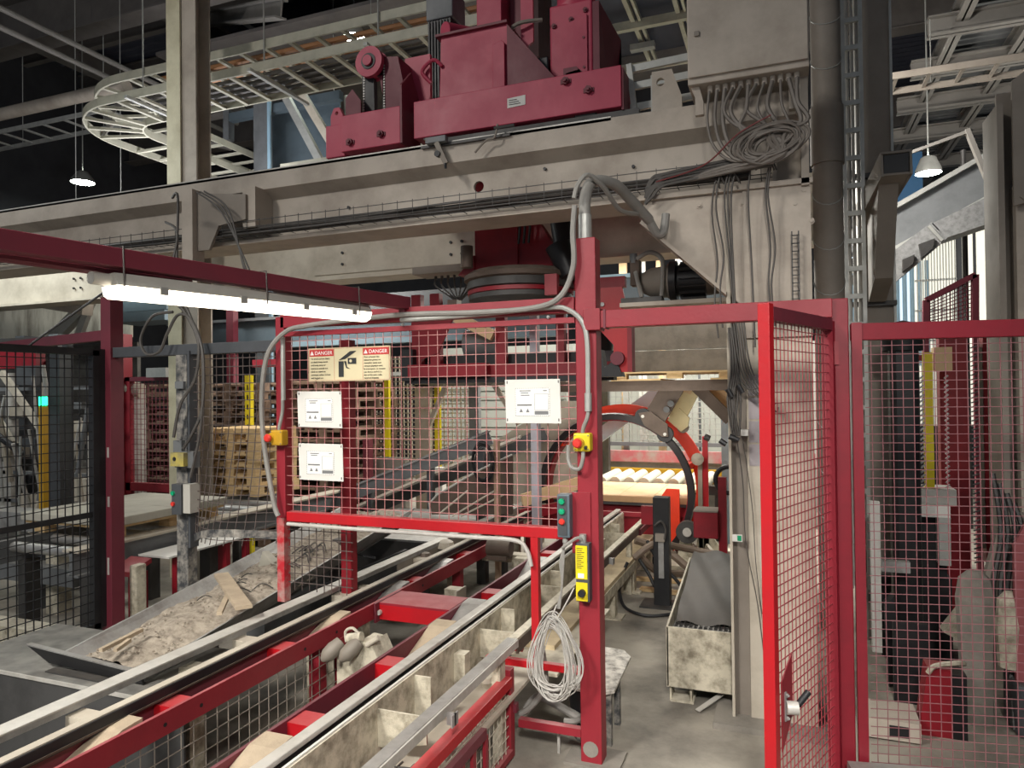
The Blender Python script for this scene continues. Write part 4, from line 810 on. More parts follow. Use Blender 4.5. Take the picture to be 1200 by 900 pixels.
pl = O('pulley', B().lathe([(0, -.03), (.03, -.03), (.03, -.02), (.05, -.02), (.05, -.03), (.095, -.03), (.095, 0), (.085, 0), (.085, .05), (.095, .05), (.095, .06), (0, .06)], (-2.40, 3.82, 3.72), (0, 1, 0), 28), CRIM, t, True)
O('pulley_core', B().cyl((-2.40, 3.785, 3.72), (-2.40, 3.80, 3.72), .05, 20), BLK, pl); O('hub', B().cyl((-2.40, 3.77, 3.72), (-2.40, 3.79, 3.72), .032, 20), CRIM, pl)
bt = O('belt', B().prism([(-2.485, 3.84, 3.71), (-2.46, 3.84, 3.36), (-2.39, 3.84, 3.36), (-2.395, 3.84, 3.64), (-2.33, 3.84, 3.64), (-2.33, 3.84, 3.36), (-2.31, 3.84, 3.36), (-2.315, 3.84, 3.71)], (0, .04, 0)), BLK, t)
b = B()
for k in range(20): b.box(-2.476+k*.0006, -2.466+k*.0006, 3.835, 3.84, 3.37+k*.017, 3.379+k*.017); b.box(-2.322, -2.312, 3.835, 3.84, 3.37+k*.017, 3.379+k*.017)
O('belt_teeth', b, STLW, bt, kind='stuff')
O('back_plate', B().box(-2.26, -2.08, 4.0, 4.03, 3.37, 3.80), CRIM, t)
O('lifting_lug', B().holed([(-2.69, 3.8, 3.34), (-2.60, 3.8, 3.34), (-2.60, 3.8, 3.42), (-2.625, 3.8, 3.47), (-2.665, 3.8, 3.47), (-2.69, 3.8, 3.42)], (-2.645, 3.8, 3.435), .012, (0, .03, 0)), CRIM, t)
O('hopper_box', B().prism([(-2.02, 4.0, 3.40), (-1.50, 4.0, 3.40), (-1.55, 4.0, 3.90), (-2.0, 4.0, 3.90)], (0, .35, 0)), CRIM, t, bevel=.003)
O('hopper_lip', B().box(-2.03, -1.545, 3.975, 4.37, 3.885, 3.90), MAR, t)
O('side_wedge', B().prism([(-1.55, 3.99, 3.88), (-1.55, 3.99, 3.40), (-1.18, 3.99, 3.40), (-1.20, 3.99, 3.44)], (0, .36, 0)), MAR, t)
O('stiffener', B().prism([(-1.64, 3.97, 3.40), (-1.56, 3.97, 3.40), (-1.56, 3.97, 3.76), (-1.58, 3.97, 3.78), (-1.64, 3.97, 3.76)], (0, .03, 0)), CRIM, t, bevel=.003)
O('upper_block', B().box(-1.92, -1.74, 4.38, 4.6, 3.9, 4.6), CRIM, t, bevel=.004)
O('upper_block', B().box(-1.72, -1.62, 4.5, 4.75, 3.9, 4.7), MAR, t)
O('grille', B().box(-1.64, -1.52, 4.5, 4.8, 3.9, 4.8), mat('rusty_grille', '#4a3434', .7), t)
mo = O('servo_motor', B().box(-2.24, -2.07, 4.3, 4.48, 3.4, 4.20), BLKM, t, bevel=.01)
O('motor_cap', B().box(-2.255, -2.055, 4.285, 4.495, 4.18, 4.38), GRY, mo, bevel=.008)
b = B()
for k in range(8): b.box(-2.24+k*.0225, -2.228+k*.0225, 4.285, 4.3, 3.4, 4.17)
O('cooling_fins', b, BLKM, mo, kind='stuff')
gb = O('gearbox', B().box(-1.33, -1.06, 4.15, 4.5, 3.40, 4.02), CRIM, t, bevel=.012)
O('gearbox_side', B().prism([(-1.06, 4.16, 3.40), (-1.06, 4.5, 3.40), (-1.0, 4.5, 3.45), (-1.0, 4.5, 3.9), (-1.06, 4.5, 4.0), (-1.06, 4.16, 4.0)], (.04, 0, 0)), MAR, t)
O('gearbox_cover', B().prism([(-1.30, 4.135, 3.86), (-1.09, 4.135, 3.92), (-1.09, 4.135, 3.56), (-1.14, 4.135, 3.50)], (0, .015, 0)), CRIM, t)
O('flange_cylinder', B().lathe([(.12, 3.98), (.15, 3.99), (.15, 4.03), (.12, 4.04), (.12, 4.5)], (-1.2, 4.3, 0), n=24), CRIM, t, True)
for x, z in ((-1.30, 3.89), (-1.10, 3.95), (-1.11, 3.78), (-1.11, 3.6), (-1.10, 3.52), (-1.31, 3.45), (-1.19, 3.91)): O('gearbox_bolt', hexbolt(B(), (x, 4.15, z), (0, -1, 0), .016, .012), MAR, gb)
O('foot_bracket', B().prism([(-1.20, 4.0, 3.40), (-1.185, 4.0, 3.40), (-1.185, 4.0, 3.52), (-1.10, 4.0, 3.53), (-1.0, 4.0, 3.42), (-1.0, 4.0, 3.40), (-1.04, 4.0, 3.40), (-1.12, 4.0, 3.55), (-1.20, 4.0, 3.55)], (0, .06, 0)), MAR, t)
O('side_plate', B().prism([(-1.50, 4.1, 3.75), (-1.42, 4.1, 3.8), (-1.42, 4.1, 4.2), (-1.50, 4.1, 4.12)], (0, .02, 0)), CRIM, t)
O('pipe', B().tube(curve([(-1.62, 4.1, 3.86), (-1.5, 4.05, 3.9), (-1.36, 4.1, 3.92)], 5), .012, 8), TAUP, t, True); O('pipe', B().tube(curve([(-1.5, 4.1, 4.12), (-1.42, 4.1, 4.18), (-1.38, 4.2, 4.3)], 5), .012, 8), TAUP, t, True)
O('drive_block', B().box(-1.42, -1.34, 4.15, 4.3, 3.58, 3.72), BLKM, t, bevel=.01)
O('roller', B().cyl((-1.98, 4.02, 3.94), (-1.86, 4.25, 3.98), .05, 16), CRIM, t, True); O('roller_rim', B().lathe([(.052, 0), (.06, .01), (.06, .03), (.052, .04)], (-1.86, 4.2, 3.96), (.5, .8, .1), 18), TAUP, t, True)
O('hook_pipe', B().tube(curve([(-2.06, 3.98, 3.6), (-2.12, 3.97, 3.68), (-2.04, 3.97, 3.74), (-1.99, 3.99, 3.70)], 5), .012, 8), CRIM, t, True)
# limit switch on girder edge
t = T('limit_switch', 'small limit switch clamp on the girder edge below the trolley', 'switch', (-1.85, 3.68, 3.0))
O('bar', B().box(-1.98, -1.42, 3.68, 3.695, 3.08, 3.095), DSTL, t); O('body', B().box(-1.93, -1.80, 3.64, 3.68, 3.09, 3.125), GRY, t, bevel=.003)
O('arm', B().bar((-1.86, 3.65, 3.09), (-1.80, 3.65, 2.96), .03, .02, (0, 1, 0)), TAUP, t); O('clamp', B().tube(curve([(-1.62, 3.65, 3.0), (-1.55, 3.65, 3.06), (-1.5, 3.65, 3.07), (-1.48, 3.65, 3.14)], 5), .006, 6), TAUP, t); O('bolt', B().cyl((-1.5, 3.65, 3.12), (-1.38, 3.65, 3.12), .01, 8), DSTL, t)
b = B(); b.box(-1.95, -1.9, 3.66, 3.7, 3.12, 3.13); b.cyl((-1.85, 3.63, 3.02), (-1.85, 3.66, 3.02), .018, 10); b.cyl((-1.8, 3.64, 2.96), (-1.8, 3.64, 2.93), .008, 6); O('roller', b, BLK, t)
# ---- mast and turntable
t = T('gripper_mast', 'red mast and round turntable hanging between the two girders', 'gripper', (-1.69, 4.5, 1.7))
O('mast_tube', B().box(-1.97, -1.66, 4.42, 4.7, 2.45, 3.4), DRED, t); O('mast_flange', B().prism([(-2.09, 4.4, 2.45), (-1.97, 4.4, 2.58), (-1.97, 4.4, 2.45)], (0, .1, 0)), DRED, t)
O('mast_wing', B().prism([(-1.66, 4.44, 2.45), (-1.66, 4.44, 2.95), (-1.5, 4.44, 2.75), (-1.42, 4.44, 2.62), (-1.42, 4.44, 2.42)], (0, .1, 0)), DRED, t)
b = B()
for x in (-1.62, -1.585, -1.55): b.tube(curve([(x, 4.36, 3.0), (x+.01, 4.34, 2.75), (x-.01, 4.36, 2.62)], 5), .009, 6)
O('hose', b, BLK, t, kind='stuff'); O('motor', B().cyl((-1.4, 4.45, 3.0), (-1.34, 4.45, 2.62), .075, 18), BLKM, t, True); O('motor', B().cyl((-1.38, 4.42, 2.60), (-1.30, 4.42, 2.40), .085, 18, .06), BLKM, t, True)
O('turntable_top', B().lathe([(0, 2.46), (.34, 2.46), (.385, 2.43), (.385, 2.40), (.36, 2.39)], (-1.69, 4.55, 0), n=40), BRN, t, True)
O('turntable_ring', B().lathe([(.36, 2.40), (.37, 2.34), (.34, 2.33), (.34, 2.31), (.355, 2.30), (.355, 2.27), (.32, 2.24), (0, 2.24)], (-1.69, 4.55, 0), n=40), DSTL, t, True)
O('ring_band', B().lathe([(.345, 2.335), (.362, 2.33), (.362, 2.305), (.345, 2.30)], (-1.69, 4.55, 0), n=40), DRED, t, True)
O('grease_pot', B().cyl((-1.93, 4.2, 2.46), (-1.93, 4.2, 2.60), .04, 14), BRN, t, True); O('side_lug', B().box(-1.40, -1.32, 4.2, 4.25, 2.25, 2.38), DRED, t)
# clamp frame seen through the mesh
t = T('pallet_clamp', 'dark red clamp frame seen through the top of the mesh panel', 'frame', (-1.95, 4.8, 1.72))
O('lower_bar', B().box(-2.60, -1.1, 4.78, 4.84, 1.76, 1.85), DRED, t); O('black_beam', B().box(-2.72, -1.1, 4.9, 5.0, 1.84, 1.93), BLK, t); O('rubber_strip', B().box(-2.72, -1.1, 4.76, 4.86, 1.72, 1.76), BLK, t)
for x0_, x1_ in ((-2.68, -2.60), (-2.52, -2.44), (-1.98, -1.91), (-1.52, -1.46)): O('post', B().box(x0_, x1_, 4.8, 4.86, 1.8, 2.4), DRED, t)
O('gusset_plate', B().prism([(-2.6, 4.79, 2.25), (-2.6, 4.79, 1.9), (-2.45, 4.79, 1.95), (-2.3, 4.79, 2.25)], (0, .02, 0)), DRED, t)
O('pad', B().box(-2.66, -2.02, 4.7, 4.78, 1.765, 1.86), DRED, t); O('end_cap', B().box(-2.74, -2.64, 4.74, 4.88, 1.74, 1.98), BLK, t)
one('tan_strut', B().bar((-2.25, 4.7, 2.2), (-1.98, 4.75, 2.06), .06, .08), PLY, 'pale tan strut inside the dark red clamp frame', 'strut')
one('motor_ribbed', B().cyl((-2.3, 5.0, 2.02), (-2.02, 5.0, 2.02), .11, 20), GRY, 'grey ribbed motor inside the dark red clamp frame', 'motor', smooth=True)
one('white_upright', B().box(-1.79, -1.73, 5.0, 5.06, 0, 2.26), mat('lilac_white', '#c6c4cc', .5), 'slim pale lilac upright right of centre behind the mesh', 'post')
O('coupling', B().lathe([(0, 0), (.1, .0), (.12, .1), (.1, .2), (.05, .26), (0, .26)], (-1.3, 5.1, 1.88), (0, 0, 1), 18), BLKM, t, True)
t = T('clamp_hook', 'red hooked clamp arm hanging right of the tall post', 'arm', (-1.05, 4.6, 1.75))
O('plate', B().prism([(-1.22, 4.6, 2.33), (-1.0, 4.6, 2.33), (-.97, 4.6, 2.2), (-.965, 4.6, 1.77), (-1.06, 4.6, 1.77), (-1.06, 4.6, 1.95), (-1.16, 4.6, 2.06), (-1.22, 4.6, 2.1)], (0, .03, 0)), REDB, t)
O('hanger_bar', B().box(-1.5, -.98, 4.6, 4.66, 2.33, 2.4), DRED, t); O('edge_flange', B().box(-.965, -.935, 4.58, 4.68, 1.77, 2.15), DRED, t); O('pivot', B().cyl((-1.03, 4.56, 1.86), (-1.03, 4.6, 1.86), .045, 18), MAR, t, True); O('rubber_jaw', B().prism([(-1.26, 4.58, 1.74), (-1.0, 4.58, 1.74), (-1.04, 4.58, 1.86), (-1.12, 4.58, 1.80), (-1.14, 4.58, 1.92), (-1.2, 4.58, 1.9), (-1.26, 4.58, 1.88)], (0, .1, 0)), BLK, t)
O('bolt', B().cyl((-1.13, 4.585, 2.22), (-1.13, 4.6, 2.22), .015, 6), STL, t)
# pump and motor
t = T('hydraulic_pump', 'dusty pump with black finned motor above the doorway header', 'motor', (-.6, 4.45, 2.18))
O('shelf', B().box(-.95, -.28, 4.3, 4.62, 2.16, 2.185), CRM, t); O('pump_body', B().lathe([(0, -.13), (.06, -.12), (.09, -.06), (.10, .04), (.11, .05), (.11, .07), (0, .07)], (-.72, 4.45, 2.32), (1, 0, 0), 24), TAUP, t, True)
O('coupling_flange', B().cyl((-.66, 4.45, 2.32), (-.62, 4.45, 2.32), .125, 24), BLKM, t, True); mb = O('motor_body', B().cyl((-.62, 4.45, 2.32), (-.44, 4.45, 2.32), .095, 24), BLKM, t, True)
b = B()
for k in range(14): a = 2*PI*k/14; b.bar((-.60, 4.45+.1*math.cos(a), 2.32+.1*math.sin(a)), (-.45, 4.45+.1*math.cos(a), 2.32+.1*math.sin(a)), .006, .03, (0, math.cos(a), math.sin(a)))
O('fins', b, BLKM, mb, kind='stuff'); O('fan_cover', B().cyl((-.44, 4.45, 2.32), (-.34, 4.45, 2.32), .1, 24, .09), BRN, t, True)
O('terminal_box', B().box(-.58, -.48, 4.38, 4.5, 2.42, 2.49), BLKM, t, bevel=.004); O('valve_stack', B().box(-.90, -.84, 4.38, 4.46, 2.30, 2.46), BRN, t, bevel=.004); O('valve_coil', B().cyl((-.88, 4.4, 2.44), (-.88, 4.4, 2.50), .025, 12), GRY, t, True)
O('hose', B().tube(curve([(-.85, 4.36, 2.46), (-.77, 4.34, 2.49), (-.70, 4.34, 2.45), (-.69, 4.34, 2.35), (-.70, 4.34, 2.22)], 6), .014, 8), PLAS, t, True); O('hose', B().tube(curve([(-.86, 4.36, 2.38), (-.84, 4.34, 2.30), (-.82, 4.34, 2.22)], 6), .014, 8), PLAS, t, True)
O('manifold', B().box(-.95, -.70, 4.34, 4.44, 2.185, 2.22), DSTL, t)
# blue stuff behind, seen between girders and fence
t = T('blue_conveyor_beam', 'blue-grey machine beam behind the grey header bar', 'beam', (-5.5, 6.4, 2.2))
O('upper_box', B().box(-7.3, -6.45, 6.0, 6.4, 2.62, 2.78), BLU, t); O('lower_box', B().box(-7.3, -6.45, 5.97, 6.4, 2.50, 2.61), BLU, t)
O('long_beam', B().box(-7.0, -2.0, 6.6, 6.7, 2.22, 2.5), BLUD, t); O('lip', B().box(-7.0, -2.0, 6.5, 6.62, 2.18, 2.24), BLU, t); O('top_lip', B().box(-7.0, -2.0, 6.5, 6.62, 2.5, 2.53), GRY, t); O('flange_plate', B().box(-5.4, -2.0, 6.58, 6.6, 2.53, 2.72), DGRY, t)
t = T('blue_rear_beam', 'blue-grey beam seen behind the pump above the doorway', 'beam', (-1.2, 7.5, 2.4))
O('beam', B().box(-2.2, .2, 7.5, 7.6, 2.55, 2.85), BLUD, t); O('lip', B().box(-2.2, .2, 7.45, 7.6, 2.85, 2.89), LBLU, t)
for k, x in enumerate((-2.1, -1.85, -1.6, -1.35)): one('pallet_upright', B().box(x, x+.1, 9.5, 9.56, 0, 3.4), (PLY, WHT)[k % 2], ['leftmost of four slim uprights lit behind the girder gap', 'second from left of four slim lit uprights behind girder gap', 'third from left of four slim lit uprights behind girder gap', 'rightmost of four slim lit uprights behind girder gap'][k], 'upright')
t = T('lit_window', 'small bright window pane seen under the knee plate', 'window', (-.9, 9.5, 0)); O('pane', B().box(-1.05, -.75, 9.5, 9.54, 2.95, 3.3), DAYW, t); O('mullion', B().box(-1.08, -1.05, 9.5, 9.54, 0, 3.35), GRY, t)
# cables under second girder
b = B()
for k in range(8):
    x = -2.62+k*.055; b.cyl((x, 5.1, 2.6), (x, 5.1, 2.56), .012, 6); b.tube(curve([(x, 5.1, 2.57), (x+.01, 5.08, 2.5), (-2.42+.012*k, 5.0, 2.38), (-2.38, 4.95, 2.30)], 5), .007, 5)
one('gland_cables', b, CABD, 'row of black cables drooping below the pale rear girder', 'cables', smooth=True, kind='stuff')
one('gland_plate', B().box(-2.75, -2.15, 4.95, 5.2, 2.585, 2.64), TAUP, 'flat bracket under the pale rear girder holding cable glands', 'bracket')
b = B(); b.bar((-2.5, 5.0, 2.24), (-2.2, 4.95, 2.32), .04, .03); b.box(-2.42, -2.34, 4.9, 4.98, 2.28, 2.36)
one('cable_clamp', b, TAUP, 'small clamp gathering the drooping black cables', 'clamp')
# strip lamps in clamp region
# ================================================================== LEFT: pale machine parts
t = T('hopper', 'stained pale steel hopper wall at far left under the girder', 'machine', (-9, 6.6, 2.0))
O('panel', B().box(-10.5, -7.7, 6.6, 6.64, 2.4, 3.5), mat('stained_pale_steel', '#b9b4a6', .7, col2='#6e675c', amt=.9, scale=2.2, stretch=(2.2, 2.2, .5)), t)
O('ledge', B().box(-10.5, -7.7, 6.4, 6.62, 2.34, 2.42), GRY, t); O('lower_panel', B().box(-10.5, -7.7, 6.7, 6.75, .4, 2.34), mat('stained_grey_steel', '#6a6863', .7, col2='#3f3d3a', amt=.9, scale=3), t)
t = T('pale_beam', 'pale beam slanting behind the maroon bar at far left', 'beam', (-7.8, 5.7, 2.8)); O('beam', B().bar(W(-60, 336, Y=5.7), W(103, 362, Y=5.5), .12, .14), CRM, t); O('upper_beam', B().bar(W(50, 316, Y=5.5), W(140, 326, Y=5.5), .1, .05), TAUP, t)
O('rivet', B().cyl(W(63, 324, Y=6.55), W(63, 324, Y=6.6), .012, 8), BLK, t)
for k, (x_, y_, x2, y2, w_) in enumerate(((60, 400, 97, 362, .14), (92, 395, 108, 350, .09), (84, 400, 62, 440, .05))):
    one('machine_strut', B().bar(W(x_, y_, Y=5.8), W(x2, y2, Y=5.8), w_, w_*.6, (0, 1, 0)), GALV, ['broad pale strut leaning left of the maroon corner post', 'narrow pale strut close beside the maroon corner post', 'thin strut slanting down behind the black fence'][k], 'strut')
# behind black fence
t = T('press_machine', 'grey block machine crowded behind the black fence', 'machine', (-7, 5, 0))
O('base', B().box(-9.5, -6.95, 5.2, 6.0, 0, .9), mat('mid_grey_machine', '#7d7b76', .65, col2='#45433f', amt=.95, scale=3), t)
for x in (-9.2, -8.6, -8.1, -7.6, -7.1): O('column', B().box(x, x+.14, 5.1, 5.25, .6, 2.3), GRY if int(x*10) % 2 else DGRY, t)
for z in (.95, 1.25, 1.62, 1.95, 2.2): O('crossbar', B().box(-9.4, -6.95, 5.0, 5.08, z, z+.07), DSTL, t)
for x in (-8.9, -8.35, -7.85, -7.35): O('ram', B().cyl((x, 4.9, 1.0), (x, 4.9, 1.9), .055, 12), STLW, t, True); O('ram_head', B().box(x-.11, x+.11, 4.8, 5.0, 1.05, 1.2), CRML, t)
O('brace', B().bar((-8.8, 4.8, 1.3), (-8.0, 4.8, 2.1), .06, .04, (0, 1, 0)), CRML, t); O('brace', B().bar((-8.0, 4.8, 2.1), (-7.2, 4.8, 1.2), .06, .04, (0, 1, 0)), CRML, t); O('brace', B().bar((-7.2, 4.7, 1.9), (-6.6, 4.7, 1.3), .06, .04, (0, 1, 0)), CRML, t)
O('red_block', B().box(-7.6, -7.0, 4.9, 5.0, 1.95, 2.2), DRED, t); O('hose', B().tube(curve([(-8.9, 4.7, 1.8), (-8.4, 4.6, 1.5), (-7.9, 4.7, 1.75), (-7.3, 4.6, 1.4), (-6.9, 4.7, 1.1)], 8), .03, 8), BLK, t, True)
O('panel', B().box(-8.0, -7.3, 4.85, 4.9, .5, 1.0), STLW, t); 
rs = random.Random(5)
for k in range(14):
    x = -7.2+k*.10+rs.uniform(-.03, .03); z0 = rs.uniform(.3, 1.0); z1 = z0+rs.uniform(.5, 1.2)
    O('tie_rod', B().cyl((x, 4.6+rs.uniform(-.2, .2), z0), (x, 4.6, min(z1, 1.95)), rs.choice((.012, .02, .03)), 8), rs.choice((GALV, STLW, GRY, DSTL, CRML)), t, True)
for k in range(9):
    x = rs.uniform(-7.2, -6.25); z = rs.uniform(.5, 1.8); O('cover', B().box(x, x+rs.uniform(.12, .35), 4.75, 4.8, z, z+rs.uniform(.06, .22)), rs.choice((GRY, STL, DGRY, CRML, TAUP)), t)
for k in range(5): z = .6+.28*k; O('guide_bar', B().box(-7.6, -5.95, 4.85, 4.9, z, z+.035), rs.choice((GRY, DSTL, GALV)), t)
t = T('machine_bed', 'low grey steel bed behind the bottom of the black fence', 'machine', (-6.2, 3.8, 0))
O('top_beam', B().box(-9, -4.9, 3.75, 3.95, .62, .76), STL, t); O('lower_beam', B().box(-9, -4.9, 3.7, 3.85, .25, .38), GRY, t)
for x in (-8.3, -7.3, -6.3, -5.3): O('leg', B().box(x, x+.12, 3.78, 3.9, 0, .62), CRMD, t)
t = T('light_curtain', 'yellow light curtain post with green lamp behind the black fence', 'post', (-5.2, 3.9, .5))
c = W(51, 560, Y=3.9); O('post', B().box(c.x-.025, c.x+.025, 3.88, 3.93, .55, 1.58), YELD, t); O('lamp', B().cyl((c.x, 3.9, 1.58), (c.x, 3.9, 1.66), .03, 12), LAMPG, t, True)
O('base', B().box(c.x-.05, c.x+.05, 3.85, 3.96, 0, .55), DGRY, t)
c = W(64, 500, Y=4.1); one('dark_upright', B().box(c.x-.06, c.x+.06, 4.1, 4.2, 0, 2.02), DGRY, 'dark grey upright right beside the yellow light curtain', 'post')
c = W(76, 500, Y=4.3); one('dark_upright', B().box(c.x-.03, c.x+.03, 4.3, 4.36, 0, 2.1), DGRY, 'slim dark upright further right behind the black fence', 'post')
c = W(104, 520, Y=3.9); one('slim_pipe', B().cyl((c.x, 3.9, .3), (c.x, 3.9, 1.35), .015, 8), STLW, 'thin pale pipe beside the maroon corner post', 'pipe', smooth=True)
c = W(127, 500, Y=5.0)
t = T('grey_cylinders', 'pale cylinder column between maroon and red posts', 'machine', (c.x, 5, 0)); O('tank', B().cyl((c.x, 5.3, 0), (c.x, 5.3, 1.75), .1, 14), STLW, t, True); O('cap', B().cyl((c.x-.1, 5.2, 1.75), (c.x+.1, 5.3, 1.7), .08, 12), CRML, t, True)
# red fence with brown pallets behind
t = T('inner_fence', 'red framed mesh fence in front of the brown pallets', 'fence', (-6.0, 5.2, 0))
O('post', B().box(-6.25, -6.12, 5.15, 5.27, 0, 2.27), RED, t, bevel=.004); O('top_bar', B().box(-6.12, -5.2, 5.18, 5.24, 1.80, 1.84), MAR, t); O('middle_bar', B().box(-6.12, -5.2, 5.18, 5.24, .72, .80), RED, t); O('stile', B().box(-6.12, -6.06, 5.18, 5.24, .1, 1.84), RED, t)
O('end_stile', B().box(-5.26, -5.2, 5.18, 5.24, .1, 1.84), RED, t); O('wire_mesh', wires(B(), (-6.06, 5.2, .1), (1, 0, 0), (0, 0, 1), .8, 1.7, .05, .0022), mat('maroon_wire', '#84444c', .5), t, kind='stuff')
def pallet_mesh(w_, d, h, cx, cy, cz):
    b = B()
    for k in range(5): x = cx-w_/2+k*(w_-.1)/4; b.box(x, x+.1, cy-d/2, cy+d/2, cz+h-.022, cz+h)
    for k in range(3): x = cx-w_/2+k*(w_-.1)/2; b.box(x, x+.1, cy-d/2, cy+d/2, cz, cz+.02)
    for yy in (cy-d/2, cy-.04, cy+d/2-.09):
        b.box(cx-w_/2, cx+w_/2, yy, yy+.09, cz+h-.042, cz+h-.022)
        for k in range(3): x = cx-w_/2+k*(w_-.1)/2; b.box(x, x+.1, yy, yy+.09, cz+.02, cz+h-.042)
    return b
ORD = ('topmost', 'second', 'third', 'fourth', 'fifth', 'sixth', 'seventh', 'eighth', 'ninth', 'tenth', 'eleventh', 'twelfth', 'thirteenth', 'fourteenth', 'fifteenth', 'sixteenth', 'lowest')
def pallets(cx, cy, n, w_, d, h, z0, mt, colour, where, group, rz=.02):
    def lab(k):
        i = n-1-k; return '%s pallet, %s %s' % (colour, 'lowest' if k == 0 else ORD[i] if i == 0 else ORD[i]+' from the top', 'of the stack '+where)
    o = one('pallet', pallet_mesh(w_, d, h, cx, cy, z0), mt, lab(0), 'pallet', group)
    for k in range(1, n):
        copy_tree(o, (o.location.x+random.uniform(-.03, .03), o.location.y+random.uniform(-.03, .03), z0+k*h), random.uniform(-rz, rz), lab(k))
pallets(-6.95, 6.6, 17, 1.0, .9, .105, 0, WOODD, 'brown', 'left of the tall cream post', 'brown pallets left of the tall cream post')
pallets(-5.78, 6.65, 17, 1.0, .9, .105, 0, WOODD, 'brown', 'behind the red inner fence', 'brown pallets behind the red inner fence')
pallets(-4.78, 6.95, 17, .85, .9, .106, 0, WOODD, 'brown', 'behind the yellow slotted post', 'brown pallets behind the yellow post')
pallets(-4.87, 5.57, 6, .60, .6, .105, .705, WOOD, 'new pale', 'behind the bowed mesh', 'new pale pallets behind the bowed mesh', .01)
one('leaning_plank', B().bar(W(204, 585, Y=5.0), W(216, 520, Y=5.1), .1, .03, (0, 1, 0)), WOOD, 'pale board leaning behind the spattered post', 'plank')
t = T('yellow_post', 'bright yellow slotted post in front of the brown pallets', 'post', (-5.1, 5.75, 0)); c = W(292, 500, Y=5.8)
O('post', B().box(c.x-.035, c.x+.035, 5.78, 5.83, 0, 1.85), YEL, t)
for k in range(12): O('slot', B().box(c.x-.006, c.x+.006, 5.775, 5.78, .6+k*.1, .65+k*.1), INK, t)
# tall red pipes/hardware at top of the inner fence
one('grey_bracket', B().box(-5.75, -5.5, 5.1, 5.2, 1.83, 1.92), GALV, 'grey clamp on top of the red inner fence', 'bracket')
one('maroon_upright', B().box(-5.98, -5.88, 6.4, 6.48, 0, 3.0), MAR, 'short dark red upright above the grey header behind the cables', 'post')
one('grey_upright', B().box(-5.9, -5.84, 5.9, 5.96, 0, 2.2), GRY, 'slim grey upright behind the red inner fence', 'post')
one('pale_rail', B().bar((-4.8, 6.5, 1.84), (-3.4, 6.6, 1.86), .05, .04), GALV, 'pale rail on top of the brown pallet stacks', 'rail')
one('red_stub_bar', B().box(-2.70, -2.52, YP+.03, YP+.08, 1.80, 1.84), RED, 'short red bar stub left of the sign panel', 'bar')
# bed with slab
t = T('roller_bed', 'long grey steel bed carrying slabs, behind the maroon post', 'machine', (-4.6, 4.4, 0))
O('side_channel', B().box(-4.14, -4.10, 3.1, 5.9, .55, .70), GRY, t); O('top_flange', B().box(-4.20, -4.06, 3.1, 5.9, .69, .705), CRML, t); O('bottom_flange', B().box(-4.17, -4.06, 3.1, 5.6, .54, .555), GRY, t)
O('rear_channel', B().box(-4.90, -4.86, 3.1, 5.9, .55, .70), GRY, t)
for y in (3.3, 4.3, 5.3): O('leg', B().box(-4.3, -4.2, y, y+.1, 0, .55), DSTL, t); O('leg', B().box(-4.9, -4.82, y, y+.1, 0, .55), DSTL, t)
for k in range(9): O('roller', B().cyl((-4.86, 3.25+k*.28, .65), (-4.14, 3.25+k*.28, .65), .035, 12), STL, t, True)
t = T('slab_pallet', 'pale wooden pallet under the grey slabs', 'pallet', (-4.6, 3.9, .705))
for y in (3.45, 3.9, 4.28): O('block', B().box(-4.28, -4.18, y, y+.09, .705, .775), WOOD, t)
for y in (3.45, 3.9, 4.28): O('block', B().box(-4.95, -4.85, y, y+.09, .705, .775), WOOD, t)
O('deck_board', B().box(-5.0, -4.14, 3.42, 4.4, .775, .793), WOOD, t)
for k, lb_ in enumerate(('nearer half of the pale grey slab pair on the pallet', 'farther half of the pale grey slab pair on the pallet')):
    one('concrete_slab', B().box(-5.02, -4.12, 3.4+k*.51, 3.9+k*.51, .793, .85), SLAB, lb_, 'slab', bevel=.006)
t = T('low_table', 'low table with white top and red legs behind the trough', 'table', (-4.1, 4.0, 0))
O('table_top', B().box(-4.05, -3.78, 3.52, 4.35, .585, .597), WHT, t)
for x, y in ((-3.84, 3.6), (-3.84, 4.05), (-4.02, 4.2), (-3.84, 4.25)): O('leg', B().box(x, x+.04, y, y+.04, 0, .585), DRED, t)
O('head_block', B().prism([(-4.02, 3.28, .52), (-3.84, 3.28, .52), (-3.84, 3.44, .575), (-4.02, 3.44, .575)], (0, 0, .03)), RED, t); O('head_leg', B().box(-3.93, -3.85, 3.34, 3.42, 0, .53), DRED, t); O('shelf', B().box(-4.03, -3.83, 3.7, 4.3, .2, .23), RED, t)
one('cream_bollard', B().box(-3.76, -3.70, 3.2, 3.28, 0, .62), CRMD, 'short stained cream post right behind the maroon corner post', 'post', bevel=.012)
one('stone_lump', B().box(-3.4, -3.28, 3.9, 4.1, .52, .6), CONC, 'grey concrete lump on the far edge of the trough', 'stone', bevel=.02)
one('ledge_beam', B().box(-3.4, -3.25, 3.8, 4.6, 0, .52), GRY, 'grey plinth under the concrete lump behind the trough', 'plinth')
one('pit_beam', B().box(-5.2, -3.3, 3.0, 3.15, .05, .22), CRMD, 'dusty beam lying low behind the maroon corner post', 'beam')
